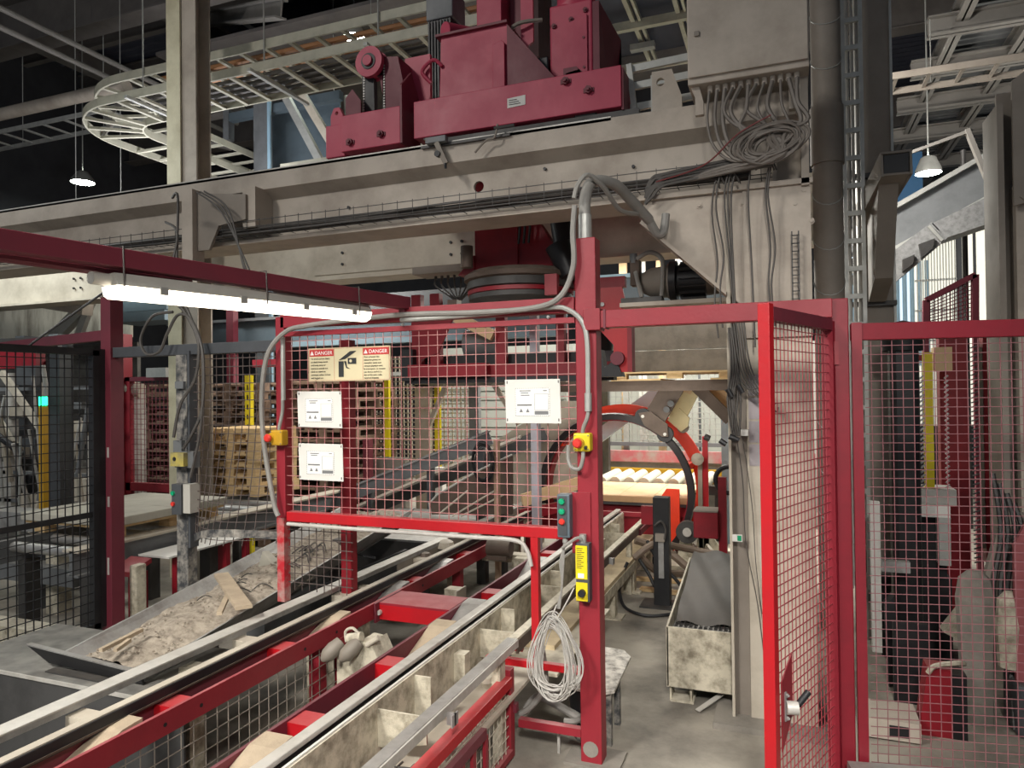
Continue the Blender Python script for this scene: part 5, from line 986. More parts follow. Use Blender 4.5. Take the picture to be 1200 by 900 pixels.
# ================================================================== TROUGH WITH GRIT
t = T('grit_trough', 'grey sloping steel trough full of grit left of the rails', 'trough', (-2.85, 3.2, .3))
TZ = lambda y: .48+(y-2.3)*.145
O('left_side', B().prism([(-3.12, 2.3, TZ(2.3)), (-3.14, 4.6, TZ(4.6)), (-3.06, 4.6, TZ(4.6)-.14), (-3.02, 2.3, TZ(2.3)-.1)], (.012, 0, 0)), STL, t)
O('right_side', B().prism([(-2.58, 2.3, TZ(2.3)), (-2.56, 4.6, TZ(4.6)), (-2.68, 4.6, TZ(4.6)-.14), (-2.66, 2.3, TZ(2.3)-.1)], (.012, 0, 0)), STL, t)
O('bottom', B().prism([(-3.06, 2.3, TZ(2.3)-.12), (-2.66, 2.3, TZ(2.3)-.12), (-2.66, 4.6, TZ(4.6)-.15), (-3.06, 4.6, TZ(4.6)-.15)], (0, 0, .012)), DSTL, t)
for y in (2.9, 4.1): O('leg', B().box(-2.95, -2.85, y, y+.08, 0, TZ(y)-.13), DSTL, t)
from mathutils import noise
b = B(); nx, ny = 36, 110; vs = []
for j in range(ny+1):
    for i in range(nx+1):
        u_ = i/nx; v_ = j/ny; y = 2.32+v_*2.26; xl, xr = -3.09, -2.62; x = xl+(xr-xl)*u_
        h = TZ(y)-.065+.06*math.sin(PI*u_)*(1-.3*v_)+.028*noise.noise(V((x*6, y*5, 0)))+.014*noise.noise(V((x*22, y*22, 3)))+.007*noise.noise(V((x*60, y*60, 9)))
        vs.append((x, y, h))
b.add(vs, [(j*(nx+1)+i, j*(nx+1)+i+1, (j+1)*(nx+1)+i+1, (j+1)*(nx+1)+i) for j in range(ny) for i in range(nx)])
gr = one('grit_heap', b, GRIT, 'grey-brown grit and dust filling the steel trough', 'grit', kind='stuff', smooth=True)
b = B()
for k in range(420):
    x = random.uniform(-3.03, -2.66); y = random.uniform(2.35, 4.5); r = random.uniform(.003, .009); z = TZ(y)-.065+.06*math.sin(PI*(x+3.09)/.47)*(1-.3*(y-2.32)/2.26)+.012
    b.lathe([(0, -r), (r, 0), (0, r*.8)], (x, y, z), (random.random(), random.random(), 1), 5)
one('loose_stones', b, GRIT, 'small loose stones scattered over the grit', 'grit', kind='stuff')
def plank(x, y, ang, L, w_, label, dz=.0, mt=WOOD, roll=0):
    p = V((x, y, TZ(y)-.035+dz)); d = V((math.cos(ang), math.sin(ang), .12)); one('wood_scrap', B().bar(p-d*L/2, p+d*L/2, w_, .014), mt, label, 'plank')
WD = mat('dusty_wood', '#b7a68e', .85, col2='#8f8270', scale=10, bump=.4)
def scrap(a_, b_, w_, z, label, mt=WD): one('wood_scrap', B().bar(W(*a_, Z=z), W(*b_, Z=z+.01), w_, .016), mt, label, 'plank')
scrap((259, 673), (286, 712), .075, .64, 'widest dusty board lying across the grit', WD); scrap((268, 695), (257, 719), .025, .62, 'slim dusty stick below the widest board in the grit')
scrap((118, 762), (166, 738), .02, .54, 'long stick at the left end of the grit'); scrap((135, 762), (152, 750), .018, .535, 'second stick beside the long one at the grit end')
c = W(311, 668, Z=.60); one('broken_shard', B().prism([tuple(c+V(d_)) for d_ in ((-.06, 0, 0), (.06, .02, 0), (.04, .02, .05), (-.02, 0, .11))], (.02, .03, 0)), SLAB, 'pale pointed concrete shard standing in the grit', 'shard')
b = B()
for k in range(9): x = -2.85+random.uniform(-.06, .08); y = 3.62+random.uniform(-.1, .1); b.tube(curve([(x, y, TZ(y)-.02), (x+.04, y+.06, TZ(y)+.02), (x+.09, y+.02, TZ(y)-.02)], 4), .004, 5)
for k in range(10): x = random.uniform(-3.0, -2.7); y = random.uniform(2.9, 3.5); b.tube(curve([(x, y, TZ(y)-.02), (x+.03, y+.05, TZ(y)+.01), (x+.08, y+.08, TZ(y)-.02)], 4), .003, 4)
one('wire_debris', b, DSTL, 'tangle of dark wire and straps lying in the grit', 'wire', kind='stuff')
t = T('tipping_flap', 'dark hinged steel flap at the near end of the trough', 'flap', (-3.0, 2.3, .45))
O('flap', B().prism([(-3.30, 2.26, .505), (-2.60, 2.26, .465), (-2.60, 2.28, .41), (-3.18, 2.28, .43)], (0, .012, 0)), BLK, t); O('lip', B().bar((-3.30, 2.27, .507), (-2.60, 2.27, .467), .025, .006), STL, t)
t = T('sheet_tank', 'dark sheet-steel tank under the rails at lower left', 'tank', (-3.0, 2.3, 0))
O('top_sheet', B().box(-3.76, -2.28, 2.19, 2.75, .395, .405), SHEET, t); O('front_face', B().box(-3.76, -2.28, 2.19, 2.20, 0, .395), mat('dark_tank_side', '#4a4a4a', .6, .2, col2='#343434', amt=.8, scale=4), t)
O('edge_lip', B().box(-3.76, -2.28, 2.183, 2.19, .392, .408), STLW, t); O('side_face', B().box(-3.76, -3.75, 2.19, 2.75, 0, .395), SHEET, t)
O('step', B().box(-3.0, -2.3, 1.3, 1.9, .06, .12), STL, t)
one('recess_plate', B().box(-3.15, -2.75, 2.24, 2.34, .405, .412), DSTL, 'dark recessed strip on the tank top below the flap', 'plate')
# ================================================================== ROLLING TABLE / RAILS
t = T('left_rail', 'pale worn steel rail along the left of the conveyor', 'rail', (-2.38, 3.5, 0))
O('rail_top', B().box(-2.42, -2.345, .6, 6.6, .572, .58), STLW, t, bevel=.002); O('outer_flange', B().prism([(-2.475, .6, .555), (-2.42, .6, .58), (-2.42, .6, .572), (-2.47, .6, .548)], (0, 6.0, 0)), STL, t)
O('web', B().box(-2.355, -2.347, .6, 6.6, .552, .572), STL, t); O('deep_side', B().box(-2.36, -2.35, 4.0, 6.6, .35, .572), TAUP, t)
for y in (1.0, 2.3, 3.6, 4.9, 6.2): O('leg', B().box(-2.42, -2.36, y, y+.08, 0, .5), CRMD, t)
t = T('inner_rail', 'thin cream rail with black slot beside the left red beams', 'rail', (-2.27, 3.5, 0))
O('strip', B().box(-2.25, -2.212, .6, 6.6, .545, .555), CRML, t); O('strip_wall', B().box(-2.25, -2.243, .6, 6.6, .42, .545), CRMD, t); O('chain_slot', B().box(-2.212, -2.204, .6, 6.6, .505, .55), BLK, t); O('slot_line', B().box(-2.204, -2.200, .6, 6.6, .51, .517), BRN, t)
for k, y in enumerate((1.75, 2.55, 3.3, 4.2, 5.1)): O('spacer_block', B().box(-2.36, -2.26, y, y+.07, .47, .54), CRML, t)
for y in (1.4, 3.0, 4.6, 6.2): O('leg', B().box(-2.30, -2.245, y, y+.07, 0, .5), CRMD, t)
def redpair(label, xi, xo, y0, y1, blocks, ramps, z=.505):
    t = T('red_beam_pair', label, 'conveyor beam', ((xi+xo)/2, 3, 0))
    for x in (xi, xo): O('side_bar', B().box(x-.008, x+.008, y0, y1, z-.085, z), RED if x == xo else MAR, t, bevel=.0015)
    for y in blocks: O('cross_block', B().box(xi+.008, xo-.008, y, y+.1, z-.075, z-.008), REDB, t)
    for y, tl in ramps:
        O('ramp_pad', B().prism([(xi+.01, y, z-.08), (xi+.01, y+.24, z+.006), (xi+.01, y+.32, z+.012), (xi+.01, y+.32, z-.02), (xi+.01, y+.24, z-.025), (xi+.01, y+.05, z-.08)], (xo-xi-.02, 0, 0)), WD if tl else STL, t)
    for y in (1.2, 2.9, 4.5, 6.0): O('leg', B().box((xi+xo)/2-.03, (xi+xo)/2+.03, y, y+.06, 0, z-.085), RED, t)
    b = B()
    for y in (1.95, 2.12, 2.75, 3.0, 3.9): b.cyl((xo+.008, y, z-.045), (xo+.0095, y, z-.045), .008, 8)
    O('bolt_hole', b, BLK, t); return t
redpair('left pair of long red beams with blocks and ramps between', -2.235, -2.125, .8, 6.0, (2.0, 2.62, 3.85, 4.6), ((1.55, 1), (2.83, 1), (3.45, 0), (4.05, 0)))
redpair('right pair of long red beams with blocks and ramps between', -1.665, -1.535, .8, 6.0, (2.05, 2.62, 3.75, 4.8), ((1.62, 1), (2.87, 1), (3.25, 0), (4.3, 0)))
t = T('cross_tie', 'wide red tie joining the two red beam pairs', 'beam', (-1.9, 3.5, .4))
O('top_plate', B().box(-2.11, -1.68, 3.38, 3.62, .49, .502), RED, t); O('front_face', B().box(-2.11, -1.68, 3.38, 3.39, .41, .49), REDB, t); O('bolt', B().cyl((-2.10, 3.36, .45), (-2.10, 3.38, .45), .014, 8), STLW, t, True); O('end_lug', B().box(-2.115, -2.105, 3.34, 3.62, .40, .505), MAR, t)
t = T('right_rail', 'shiny steel rail right of the right-hand red beams', 'rail', (-1.49, 3.5, 0))
O('rail_head', B().box(-1.52, -1.47, .6, 6.6, .515, .535), STLW, t, bevel=.006); O('rail_base', B().box(-1.525, -1.455, .6, 6.6, .49, .50), BLK, t)
O('side_plate', B().box(-1.455, -1.445, .6, 6.6, .27, .50), CRMD, t); O('ragged_lip', B().box(-1.462, -1.452, .6, 6.6, .498, .507), WHT, t)
for y in (2.3, 3.25, 4.1, 4.95, 5.8): O('cross_plate', B().prism([(-1.445, y, .47), (-1.24, y, .47), (-1.24, y, .37), (-1.42, y, .33), (-1.445, y, .33)], (0, .008, 0)), CRMD, t); O('gusset', B().box(-1.445, -1.37, y+.28, y+.29, .30, .49), CRMD, t)
for y in (1.2, 2.95, 4.4, 5.6): O('leg', B().box(-1.46, -1.39, y, y+.06, 0, .45), CRMD, t)
t = T('angle_rail', 'grey steel angle rail nearest the low red fence', 'rail', (-1.2, 3.5, 0))
O('top_face', B().box(-1.24, -1.19, .6, 3.1, .49, .50), STL, t, bevel=.002); O('side_face', B().box(-1.19, -1.183, .6, 3.1, .462, .497), STLW, t); O('far_section', B().box(-1.235, -1.19, 3.1, 6.6, .488, .498), CRMD, t); O('far_side', B().box(-1.195, -1.187, 3.1, 6.6, .43, .488), BRN, t)
for y in (2.35, 4.9): O('angle_bracket', B().box(-1.183, -1.15, y, y+.012, .43, .475), STL, t); O('angle_bracket', B().box(-1.155, -1.15, y-.02, y+.03, .43, .475), STL, t)
for y in (1.5, 2.9, 4.3, 5.7): O('leg', B().box(-1.235, -1.195, y, y+.06, 0, .488), CRMD, t)
t = T('cream_shelf', 'dusty cream shelf plate beside the low red fence', 'shelf', (-1.25, 2.4, 0))
O('plate', B().box(-1.38, -1.16, 1.0, 3.3, .275, .29), CRML, t); O('far_plate', B().box(-1.36, -1.06, 3.3, 4.4, .26, .275), CRMD, t)
for y in (1.3, 2.6, 3.9): O('leg', B().box(-1.38, -1.34, y, y+.04, 0, .27), CRMD, t)
O('rebar_grid', B().tube([(-1.44, 2.0, .3), (-1.26, 2.0, .3)], .004, 5), DSTL, t)
b = B()
for k in range(6): b.tube([(-1.44, 1.95+.06*k, .29), (-1.26, 1.97+.06*k, .295)], .0035, 5)
for k in range(3): b.tube([(-1.40+.05*k, 1.93, .293), (-1.39+.05*k, 2.3, .293)], .0035, 5)
O('wire_grid', b, DSTL, t, kind='stuff')
t = T('bench_board', 'long low cream bench board running toward the ring', 'bench', (-1.25, 5.0, 0))
O('board', B().box(-1.35, -1.17, 3.6, 6.75, .27, .30), mat('dusty_cream_board', '#c8b795', .8, col2='#a3917a', amt=.8, scale=6, bump=.3), t); O('side', B().box(-1.18, -1.165, 3.6, 6.75, .2, .27), CRMD, t)
for y in (4.0, 5.05, 5.75, 6.5): O('leg', B().box(-1.27, -1.18, y, y+.08, 0, .27), CRMD, t); O('foot', B().box(-1.3, -1.13, y-.03, y+.12, 0, .012), CRMD, t)
# cups block
t = T('spout_block', 'cream block with two dark rounded spouts between the red beams', 'machine part', (-2.2, 3.2, 0))
Yb = 2.85; sp = lambda x, y, Y=Yb: tuple(W(x, y, Y=Y))
O('body', B().prism([sp(394, 770), (W(394, 805, Y=Yb).x, Yb, .04), (W(434, 800, Y=Yb).x, Yb, .04), sp(434, 755), sp(420, 752)], (0, .14, 0)), CRMD, t, bevel=.006); O('wing', B().prism([(W(434, 800, Y=Yb).x, Yb, .04), sp(434, 752), sp(448, 785), (W(450, 800, Y=Yb).x, Yb, .04)], (.01, .13, 0)), CRMD, t)
for px in (397, 418): O('spout', B().lathe([(0, -.02), (.03, -.015), (.038, .03), (.034, .07), (.013, .10), (0, .105)], W(px, 755, Y=Yb-.01), (-.45, -.6, -.55), 18), mat('taupe_rubber', '#857d72', .5), t, True)
O('pipe', B().tube(curve([sp(406, 752), sp(405, 740), sp(413, 736), sp(420, 742)], 5), .007, 8), CRML, t, True); O('lever', B().cyl(sp(430, 756), sp(444, 747), .013, 10), CRML, t, True); O('coupling', B().cyl(sp(408, 748), sp(424, 746), .022, 12), CRMD, t, True)
t = T('pit_post', 'cream and pipe-clad post below the left red beams', 'post', (-2.42, 3.0, 0)); O('post', B().box(-2.34, -2.24, 3.22, 3.30, 0, .42), CRMD, t); O('pipe', B().cyl((-2.40, 3.2, 0), (-2.40, 3.2, .42), .025, 12), TAUP, t, True); O('arm', B().box(-2.40, -2.2, 3.2, 3.26, .34, .38), CRMD, t)
t = T('under_mesh', 'dusty mesh guard under the left red beams near the camera', 'guard', (-2.13, 2.3, .03))
O('wire_mesh', wires(B(), (-2.13, 1.2, .06), (0, 1, 0), (0, 0, 1), 1.85, .36, .06, .0016), TAUP, t, kind='stuff'); O('bottom_bar', B().box(-2.145, -2.115, 1.2, 3.1, .03, .06), MAR, t); O('upright', B().box(-2.15, -2.11, 3.02, 3.08, 0, .42), RED, t)
for k, y in enumerate((4.0, 4.9, 5.8)):
    t = T('pit_support', ['nearest cream support post between the beam pairs', 'middle cream support post between the beam pairs', 'farthest cream support post between the beam pairs'][k], 'post', (-1.95, y, 0))
    O('post', B().box(-2.02+.12*k, -1.93+.12*k, y, y+.08, 0, .42), CRMD, t); O('flange', B().box(-1.93+.12*k, -1.92+.12*k, y-.03, y+.11, 0, .42), CRML, t)
one('pit_crossbeam', B().box(-2.2, -1.55, 5.0, 5.1, .36, .42), CRMD, 'cream crossbeam between supports under the rails', 'beam')
t = T('drive_motor', 'small dusty motor on the cream crossbeam under the rails', 'motor', (-1.95, 4.85, .42)); O('body', B().cyl((-2.08, 4.85, .50), (-1.9, 4.85, .50), .06, 16), BRN, t, True); O('foot', B().box(-2.08, -1.92, 4.8, 4.92, .42, .45), BRN, t)
one('bearing_cap', B().lathe([(0, 0), (.035, .0), (.04, .03), (.03, .05), (0, .05)], (-1.27, 2.95, .34), (0, -.4, 1), 16), CRML, 'round cream bearing cap between the steel rails', 'bearing', smooth=True)
one('red_nub', B().cyl((-1.27, 3.2, .42), (-1.2, 3.2, .42), .018, 10), REDB, 'small red bolt end under the angle rail', 'bolt', smooth=True)
t = T('waste_block', 'white rag on the rail near the far ramps', 'rag', (-2.3, 4.6, .55)); O('rag', B().lathe([(0, 0), (.07, .0), (.06, .04), (.02, .06), (0, .06)], (-2.32, 4.62, .53), n=9), CRML, t, True); O('fold', B().lathe([(0, 0), (.05, .0), (.03, .03), (0, .04)], (-2.31, 4.3, .53), n=7), BRN, t, True)
# left dark post inside + sheets behind rails through panel
t = T('side_sheet', 'flat pale steel sheet behind the left rail under the panel', 'sheet', (-2.9, 4.9, .5)); O('sheet', B().box(-3.5, -2.5, 4.7, 6.0, .53, .545), STL, t); O('side', B().box(-3.5, -2.5, 4.7, 4.71, 0, .53), DSTL, t)
t = T('lever_post', 'dark post with bent handle behind the left rail', 'post', (-2.75, 3.9, 0)); O('post', B().box(-2.78, -2.70, 3.9, 3.98, 0, .70), DSTL, t); O('handle', B().tube([(-2.66, 3.9, .35), (-2.62, 3.9, .62), (-2.47, 3.92, .60)], .008, 6), BLK, t)
one('trough_rim', B().box(-2.53, -2.505, 3.1, 4.4, .53, .55), BLK, 'black rubber rim between the trough and the left rail', 'strip')
# inclined conveyor through the mesh
t = T('inclined_conveyor', 'grey inclined conveyor rising right behind the mesh panel', 'conveyor', (-3.6, 6.0, .3))
O('side_channel', B().bar(W(338, 608, Y=5.7), W(575, 512, Y=6.3), .04, .14), GRY, t); O('side_lip', B().bar(W(338, 600, Y=5.7), W(575, 505, Y=6.3), .09, .015), STL, t)
O('far_channel', B().bar(W(430, 598, Y=6.4), W(640, 508, Y=7), .04, .14), GRY, t); O('belt', B().bar(W(390, 606, Y=6.1), W(610, 512, Y=6.7), .55, .02), TAUP, t)
for k in (.1, .4, .7, .95): c = W(338, 608, Y=5.7).lerp(W(575, 512, Y=6.3), k); O('leg', B().box(c.x-.03, c.x+.03, c.y, c.y+.06, 0, c.z), DGRY, t)
t = T('second_incline', 'dark curved-end guide plate behind the mesh panel', 'guide', (-2.9, 5.6, .4))
q = [W(x, y, Y=5.4) for x, y in ((505, 603), (503, 590), (512, 580), (560, 552), (600, 533), (600, 603))]
O('plate', B().prism(q, (0, .03, 0)), BRN, t); O('edge', B().tube(q[:5], .009, 6), STLW, t)
for k, (a_, b_) in enumerate((((515, 602), (548, 575)), ((530, 605), (580, 575)), ((540, 605), (590, 580)))): O('rod', B().cyl(W(*a_, Y=5.35), W(*b_, Y=5.35), .008, 6), CRML, t, True)
b = B()
for k in range(5): c = W(566, 542, Y=5.2); b.tube([c+V(((.07+.008*k)*math.cos(a), .02*math.sin(a+k), (.13+.01*k)*math.sin(a))) for a in [2*PI*i/28 for i in range(28)]], .006, 5, True)
one('hanging_hose_coil', b, BLK, 'coil of black hose seen through the middle of the mesh', 'hose coil')
c = W(582, 560, Y=5.25); one('tan_post', B().box(c.x-.02, c.x+.02, 5.24, 5.28, 0, 1.27), mat('tan_steel', '#a98f78', .6), 'thin tan post that carries the black hose coil', 'post')
t = T('small_stand', 'small pale-topped stand beyond the mesh by the black coil', 'stand', (-2.5, 5.9, 0)); c = W(575, 575, Y=5.6); O('top', B().box(c.x-.16, c.x+.12, 5.6, 5.8, c.z-.04, c.z), CRML, t); O('leg', B().box(c.x-.14, c.x-.06, 5.6, 5.68, 0, c.z-.04), DSTL, t); O('leg', B().box(c.x+.06, c.x+.12, 5.6, 5.68, 0, c.z-.04), DSTL, t)
# boards and posts beyond the mesh
t = T('cage_fence', 'white mesh cage fence behind the yellow posts', 'fence', (-4.5, 7.6, 0)); O('wire_mesh', wires(B(), (-5.0, 7.6, .6), (1, 0, 0), (0, 0, 1), 1.55, 1.5, .055, .007), CRML, t, kind='stuff'); O('frame', B().box(-3.48, -3.36, 7.58, 7.66, 0, 2.2), GRY, t); O('sill', B().box(-5.0, -3.4, 7.5, 7.7, .55, .6), CONC, t)
for k, (px, py0, py1, yy, mt_) in enumerate(((452, 440, 543, 7.0, YEL), (512, 462, 534, 7.4, YEL), (556, 460, 516, 7.8, YEL))):
    c0 = W(px, py0, Y=yy); c1 = W(px, py1, Y=yy)
    one('yellow_guard_post', B().box(c0.x-.035, c0.x+.035, yy, yy+.04, 0, c0.z+.3), mt_, ['leftmost bright yellow post behind the mesh, below danger sign', 'middle bright yellow post behind the mesh panel', 'slim rightmost yellow post behind the mesh panel'][k], 'post')
one('concrete_block', B().box(W(424, 545, Y=6.9).x, W(475, 545, Y=6.9).x, 6.9, 7.0, 0, .93), CONC, 'grey concrete block at the foot of the left yellow post', 'block', bevel=.01)
one('white_box', B().box(W(506, 540, Y=7.2).x, W(518, 540, Y=7.2).x, 7.2, 7.3, 0, .8), WHT, 'small white box at the foot of the middle yellow post', 'box')
t = T('rear_portal', 'pale steel portal with slanting braces around the yellow posts', 'frame', (-4, 7.3, 0))
c0 = W(495, 455, Y=7.3).x; c1 = W(622, 455, Y=7.3).x; zt = W(550, 450, Y=7.3).z
O('lintel', B().box(c0-.1, c1+.4, 7.3, 7.4, zt-.02, zt+.09), TAUP, t); O('upright', B().box(c0-.1, c0+.08, 7.3, 7.4, 0, zt), CRM, t); O('upright', B().box(c1-.02, c1+.1, 7.3, 7.4, 0, zt), TAUP, t)
O('brace', B().bar((c0+.08, 7.32, zt-.45), (c0+.3, 7.32, zt), .05, .05, (0, 1, 0)), CRM, t); O('brace', B().bar((c1-.45, 7.32, zt), (c1-.15, 7.32, zt-.45), .05, .05, (0, 1, 0)), CRM, t)
one('maroon_upright', B().box(-4.3, -4.22, 6.6, 6.68, 0, 1.15), MAR, 'maroon leg beyond the mesh beside the concrete block', 'post')
one('big_pale_sheet', B().prism([tuple(W(x, y, Y=7.0)) for x, y in ((575, 520), (655, 470), (690, 470), (690, 590), (640, 600), (600, 590))], (0, .03, 0)), CRML, 'large pale slanted sheet behind the right part of the mesh', 'sheet')
t = T('red_chute', 'tan and red chute end inside the ring, seen through the mesh', 'chute', (-2, 6, .5)); O('tan_side', B().bar((-2.35, 6.3, .62), (-1.8, 6.9, .78), .03, .12), PLY, t); O('red_side', B().bar((-2.3, 6.1, .52), (-1.75, 6.6, .60), .03, .1), DRED, t)
# ================================================================== RING TILTER
RC = V((-1.57, 6.75, .67))
t = T('tilter_ring', 'big orange and black ring turner standing beyond the doorway', 'machine', (RC.x, RC.y, 0))
O('black_ring', B().lathe([(.70, -.03), (.755, -.03), (.765, 0), (.755, .05), (.70, .05), (.70, -.03)], RC, (0, 1, 0), 72), mat('dark_ring_rubber', '#1f1719', .4), t, True)
O('inner_ring_band', B().lathe([(.685, .05), (.70, .05), (.70, .2), (.685, .2), (.685, .05)], RC, (0, 1, 0), 72), DRED, t, True)
O('orange_ring', B().lathe([(.72, .45), (.82, .45), (.82, .62), (.72, .62), (.72, .45)], RC, (0, 1, 0), 72), ORG, t, True)
O('orange_rim', B().lathe([(.80, .43), (.84, .43), (.84, .46), (.80, .46), (.80, .43)], RC, (0, 1, 0), 72), ORG, t, True)
for k in range(6): a = PI/3*k+.35; O('tie_bar', B().box(RC.x+.72*math.cos(a)-.03, RC.x+.72*math.cos(a)+.03, RC.y+.04, RC.y+.5, RC.z+.72*math.sin(a)-.03, RC.z+.72*math.sin(a)+.03), ORG, t)
O('red_segment', B().prism([(RC.x+.42, 6.74, .02), (RC.x+.62, 6.74, .2), (RC.x+.62, 6.74, .72), (RC.x+.5, 6.74, .72), (RC.x+.42, 6.74, .6)], (0, .03, 0)), ORG, t)
# rollers carrying ring, bracket and arms
c = W(768, 497, Y=6.7)
t = T('roller_bracket', 'brown bracket with two black rollers pressing on the ring top', 'bracket', tuple(c))
O('plate', B().prism([tuple(W(x, y, Y=6.66)) for x, y in ((748, 484), (762, 482), (782, 497), (783, 512), (776, 512), (755, 499))], (0, .03, 0)), BRN, t)
for x, y in ((753, 488), (779, 509)): O('roller', B().cyl(W(x, y, Y=6.69), W(x, y, Y=6.69)+V((0, .07, 0)), .075, 24), RUB, t, True); O('pin', B().cyl(W(x, y, Y=6.65), W(x, y, Y=6.65)+V((0, .01, 0)), .015, 10), STLW, t, True)
t = T('swing_arm', 'dark brown slotted arm slanting down to the ring bracket', 'arm', tuple(W(775, 470, Y=6.75))); O('arm', B().bar(W(790, 452, Y=6.75), W(766, 492, Y=6.75), .05, .2, (1, 0, .3)), BRN, t)
O('slot', B().cyl(W(786, 473, Y=6.62), W(786, 473, Y=6.62)+V((0, .03, 0)), .03, 12), BLK, t); O('slot', B().cyl(W(781, 480, Y=6.62), W(781, 480, Y=6.62)+V((0, .03, 0)), .03, 12), BLK, t)
t = T('swing_arm', 'cream lettered arm beside the brown one with a small wheel', 'arm', tuple(W(800, 480, Y=7.1))); O('arm', B().bar(W(812, 452, Y=7.1), W(792, 492, Y=7.1), .05, .17, (1, 0, .3)), mat('cream_yellow', '#dccd9c', .5), t)
O('end_plate', B().prism([tuple(W(x, y, Y=7.05)) for x, y in ((782, 492), (796, 478), (808, 490), (806, 500), (798, 506))], (0, .04, 0)), mat('cream_yellow', '#dccd9c'), t); O('wheel', B().cyl(W(800, 501, Y=7.1), W(800, 501, Y=7.1)+V((0, .06, 0)), .055, 20), TAUP, t, True); O('patch', B().bar(W(808, 452, Y=7.03), W(804, 460, Y=7.03), .01, .09, (1, 0, .3)), PLY, t)
for k, (a_, b_, w_, mt_, lab) in enumerate((((815, 452), (856, 492), .11, BRN, 'dark brown brace slanting down to the column edge'), ((830, 450), (862, 480), .12, PLY, 'tan brace slanting behind the dark brown one at the column'), ((785, 450), (690, 520), .14, LBLU, 'light blue diagonal brace crossing behind the ring'))):
    yy = (7.0, 7.2, 7.7)[k]; one('diagonal_brace', B().bar(W(*a_, Y=yy), W(*b_, Y=yy), .08, w_, (0, 0, 1)), mt_, lab, 'brace')
one('blue_upright', B().box(W(845, 500, Y=7.9).x, W(862, 500, Y=7.9).x, 7.9, 8.0, 0, 1.9), LBLU, 'light blue upright behind the left edge of the cream column', 'post')
# pallets on the ledge
t = T('ledge_pallet', 'pale wooden pallet resting on the ledge bar behind the doorway', 'pallet', (-.9, 6.6, 1.735))
O('deck_board', B().box(-1.5, -.3, 6.38, 7.3, 1.80, 1.815), WOOD, t); O('bottom_board', B().box(-1.5, -1.05, 6.38, 7.3, 1.735, 1.75), WOOD, t); O('bottom_board', B().box(-.62, -.3, 6.38, 7.3, 1.735, 1.75), WOOD, t)
for x in (-1.5, -1.0, -.55): O('block', B().box(x, x+.14, 6.4, 6.5, 1.75, 1.80), WOOD, t)
# roller deck and table
t = T('roller_deck', 'row of white rollers behind the tan board inside the ring', 'conveyor', (-1.4, 7.8, .5))
for k in range(10): x = -2.35+k*.165; O('roller', B().cyl((x, 8.02, .60), (x, 8.88, .60), .062, 16), ROLL, t, True)
O('frame', B().box(-2.5, -.6, 7.97, 8.0, .50, .60), DSTL, t); O('frame', B().box(-2.5, -.6, 8.9, 8.94, .50, .67), YELD, t)
for x in (-2.4, -.75): O('leg', B().box(x, x+.08, 8.0, 8.08, 0, .52), DSTL, t); O('leg', B().box(x, x+.08, 8.8, 8.88, 0, .52), DSTL, t)
t = T('board_table', 'tan boards forming a table inside the ring', 'table', (-1.5, 7.0, .5))
for k in range(4): O('board', B().box(-2.25+k*.34, -1.915+k*.34, 6.95, 7.95, .585, .612), PLY, t)
O('edge_beam', B().box(-2.25, -.89, 6.93, 6.95, .55, .608), mat('tan_edge', '#b5936a', .6), t); O('dark_edge', B().box(-2.25, -.89, 6.935, 7.0, .52, .55), DSTL, t); O('bed', B().box(-2.25, -.93, 7.0, 7.4, .42, .55), DRED, t)
for x in (-2.2, -1.05): O('leg', B().box(x, x+.08, 7.1, 7.2, 0, .45), DRED, t)
t = T('rail_end_support', 'dark red frame bars under the tan table at the rail ends', 'frame', (-1.6, 6.3, .3))
O('bar', B().box(-2.4, -1.1, 6.64, 6.68, .46, .50), RED, t); O('lower_bar', B().box(-2.4, -1.1, 6.66, 6.7, .28, .46), DRED, t)
for x in (-2.3, -1.75, -1.2): O('rib', B().box(x, x+.03, 6.0, 6.64, .42, .47), MAR, t)
# black post and red box at doorway far side
t = T('black_post', 'black floor post with red bracket at the end of the rails', 'post', (-.9, 5.5, 0))
O('shaft', B().box(-.97, -.85, 5.45, 5.55, 0, .83), BLK, t, bevel=.004); O('foot', B().box(-1.07, -.72, 5.38, 5.62, 0, .012), DSTL, t); O('strip', B().box(-.93, -.89, 5.44, 5.45, .22, .5), STL, t); O('red_plate', B().box(-1.06, -.97, 5.45, 5.5, .62, .76), DRED, t)
O('clamp', B().box(-.95, -.88, 5.42, 5.45, .5, .56), TAUP, t); O('cable', B().tube(curve([(-.95, 5.42, .62), (-.90, 5.4, .66), (-.87, 5.42, .60), (-.88, 5.42, .52)], 5), .008, 6), CABD, t)
t = T('red_valve_box', 'dark red box on an upright beside the cream column', 'box', (-.55, 5.6, 0))
O('box', B().box(-.68, -.50, 5.55, 5.75, .52, .72), DRED, t, bevel=.005); O('lid', B().box(-.68, -.50, 5.54, 5.75, .72, .73), TAUP, t); O('upright', B().box(-.50, -.44, 5.6, 5.66, .12, .98), DRED, t); O('hoop', B().tube([(-.42+.10*math.cos(a), 5.62, .96+.10*math.sin(a)) for a in [2*PI*i/24 for i in range(24)]], .018, 8, True), BLK, t, True); O('foot', B().tube(curve([(-.47, 5.62, .15), (-.46, 5.6, .05), (-.38, 5.55, .03)], 4), .03, 8), DRED, t, True)
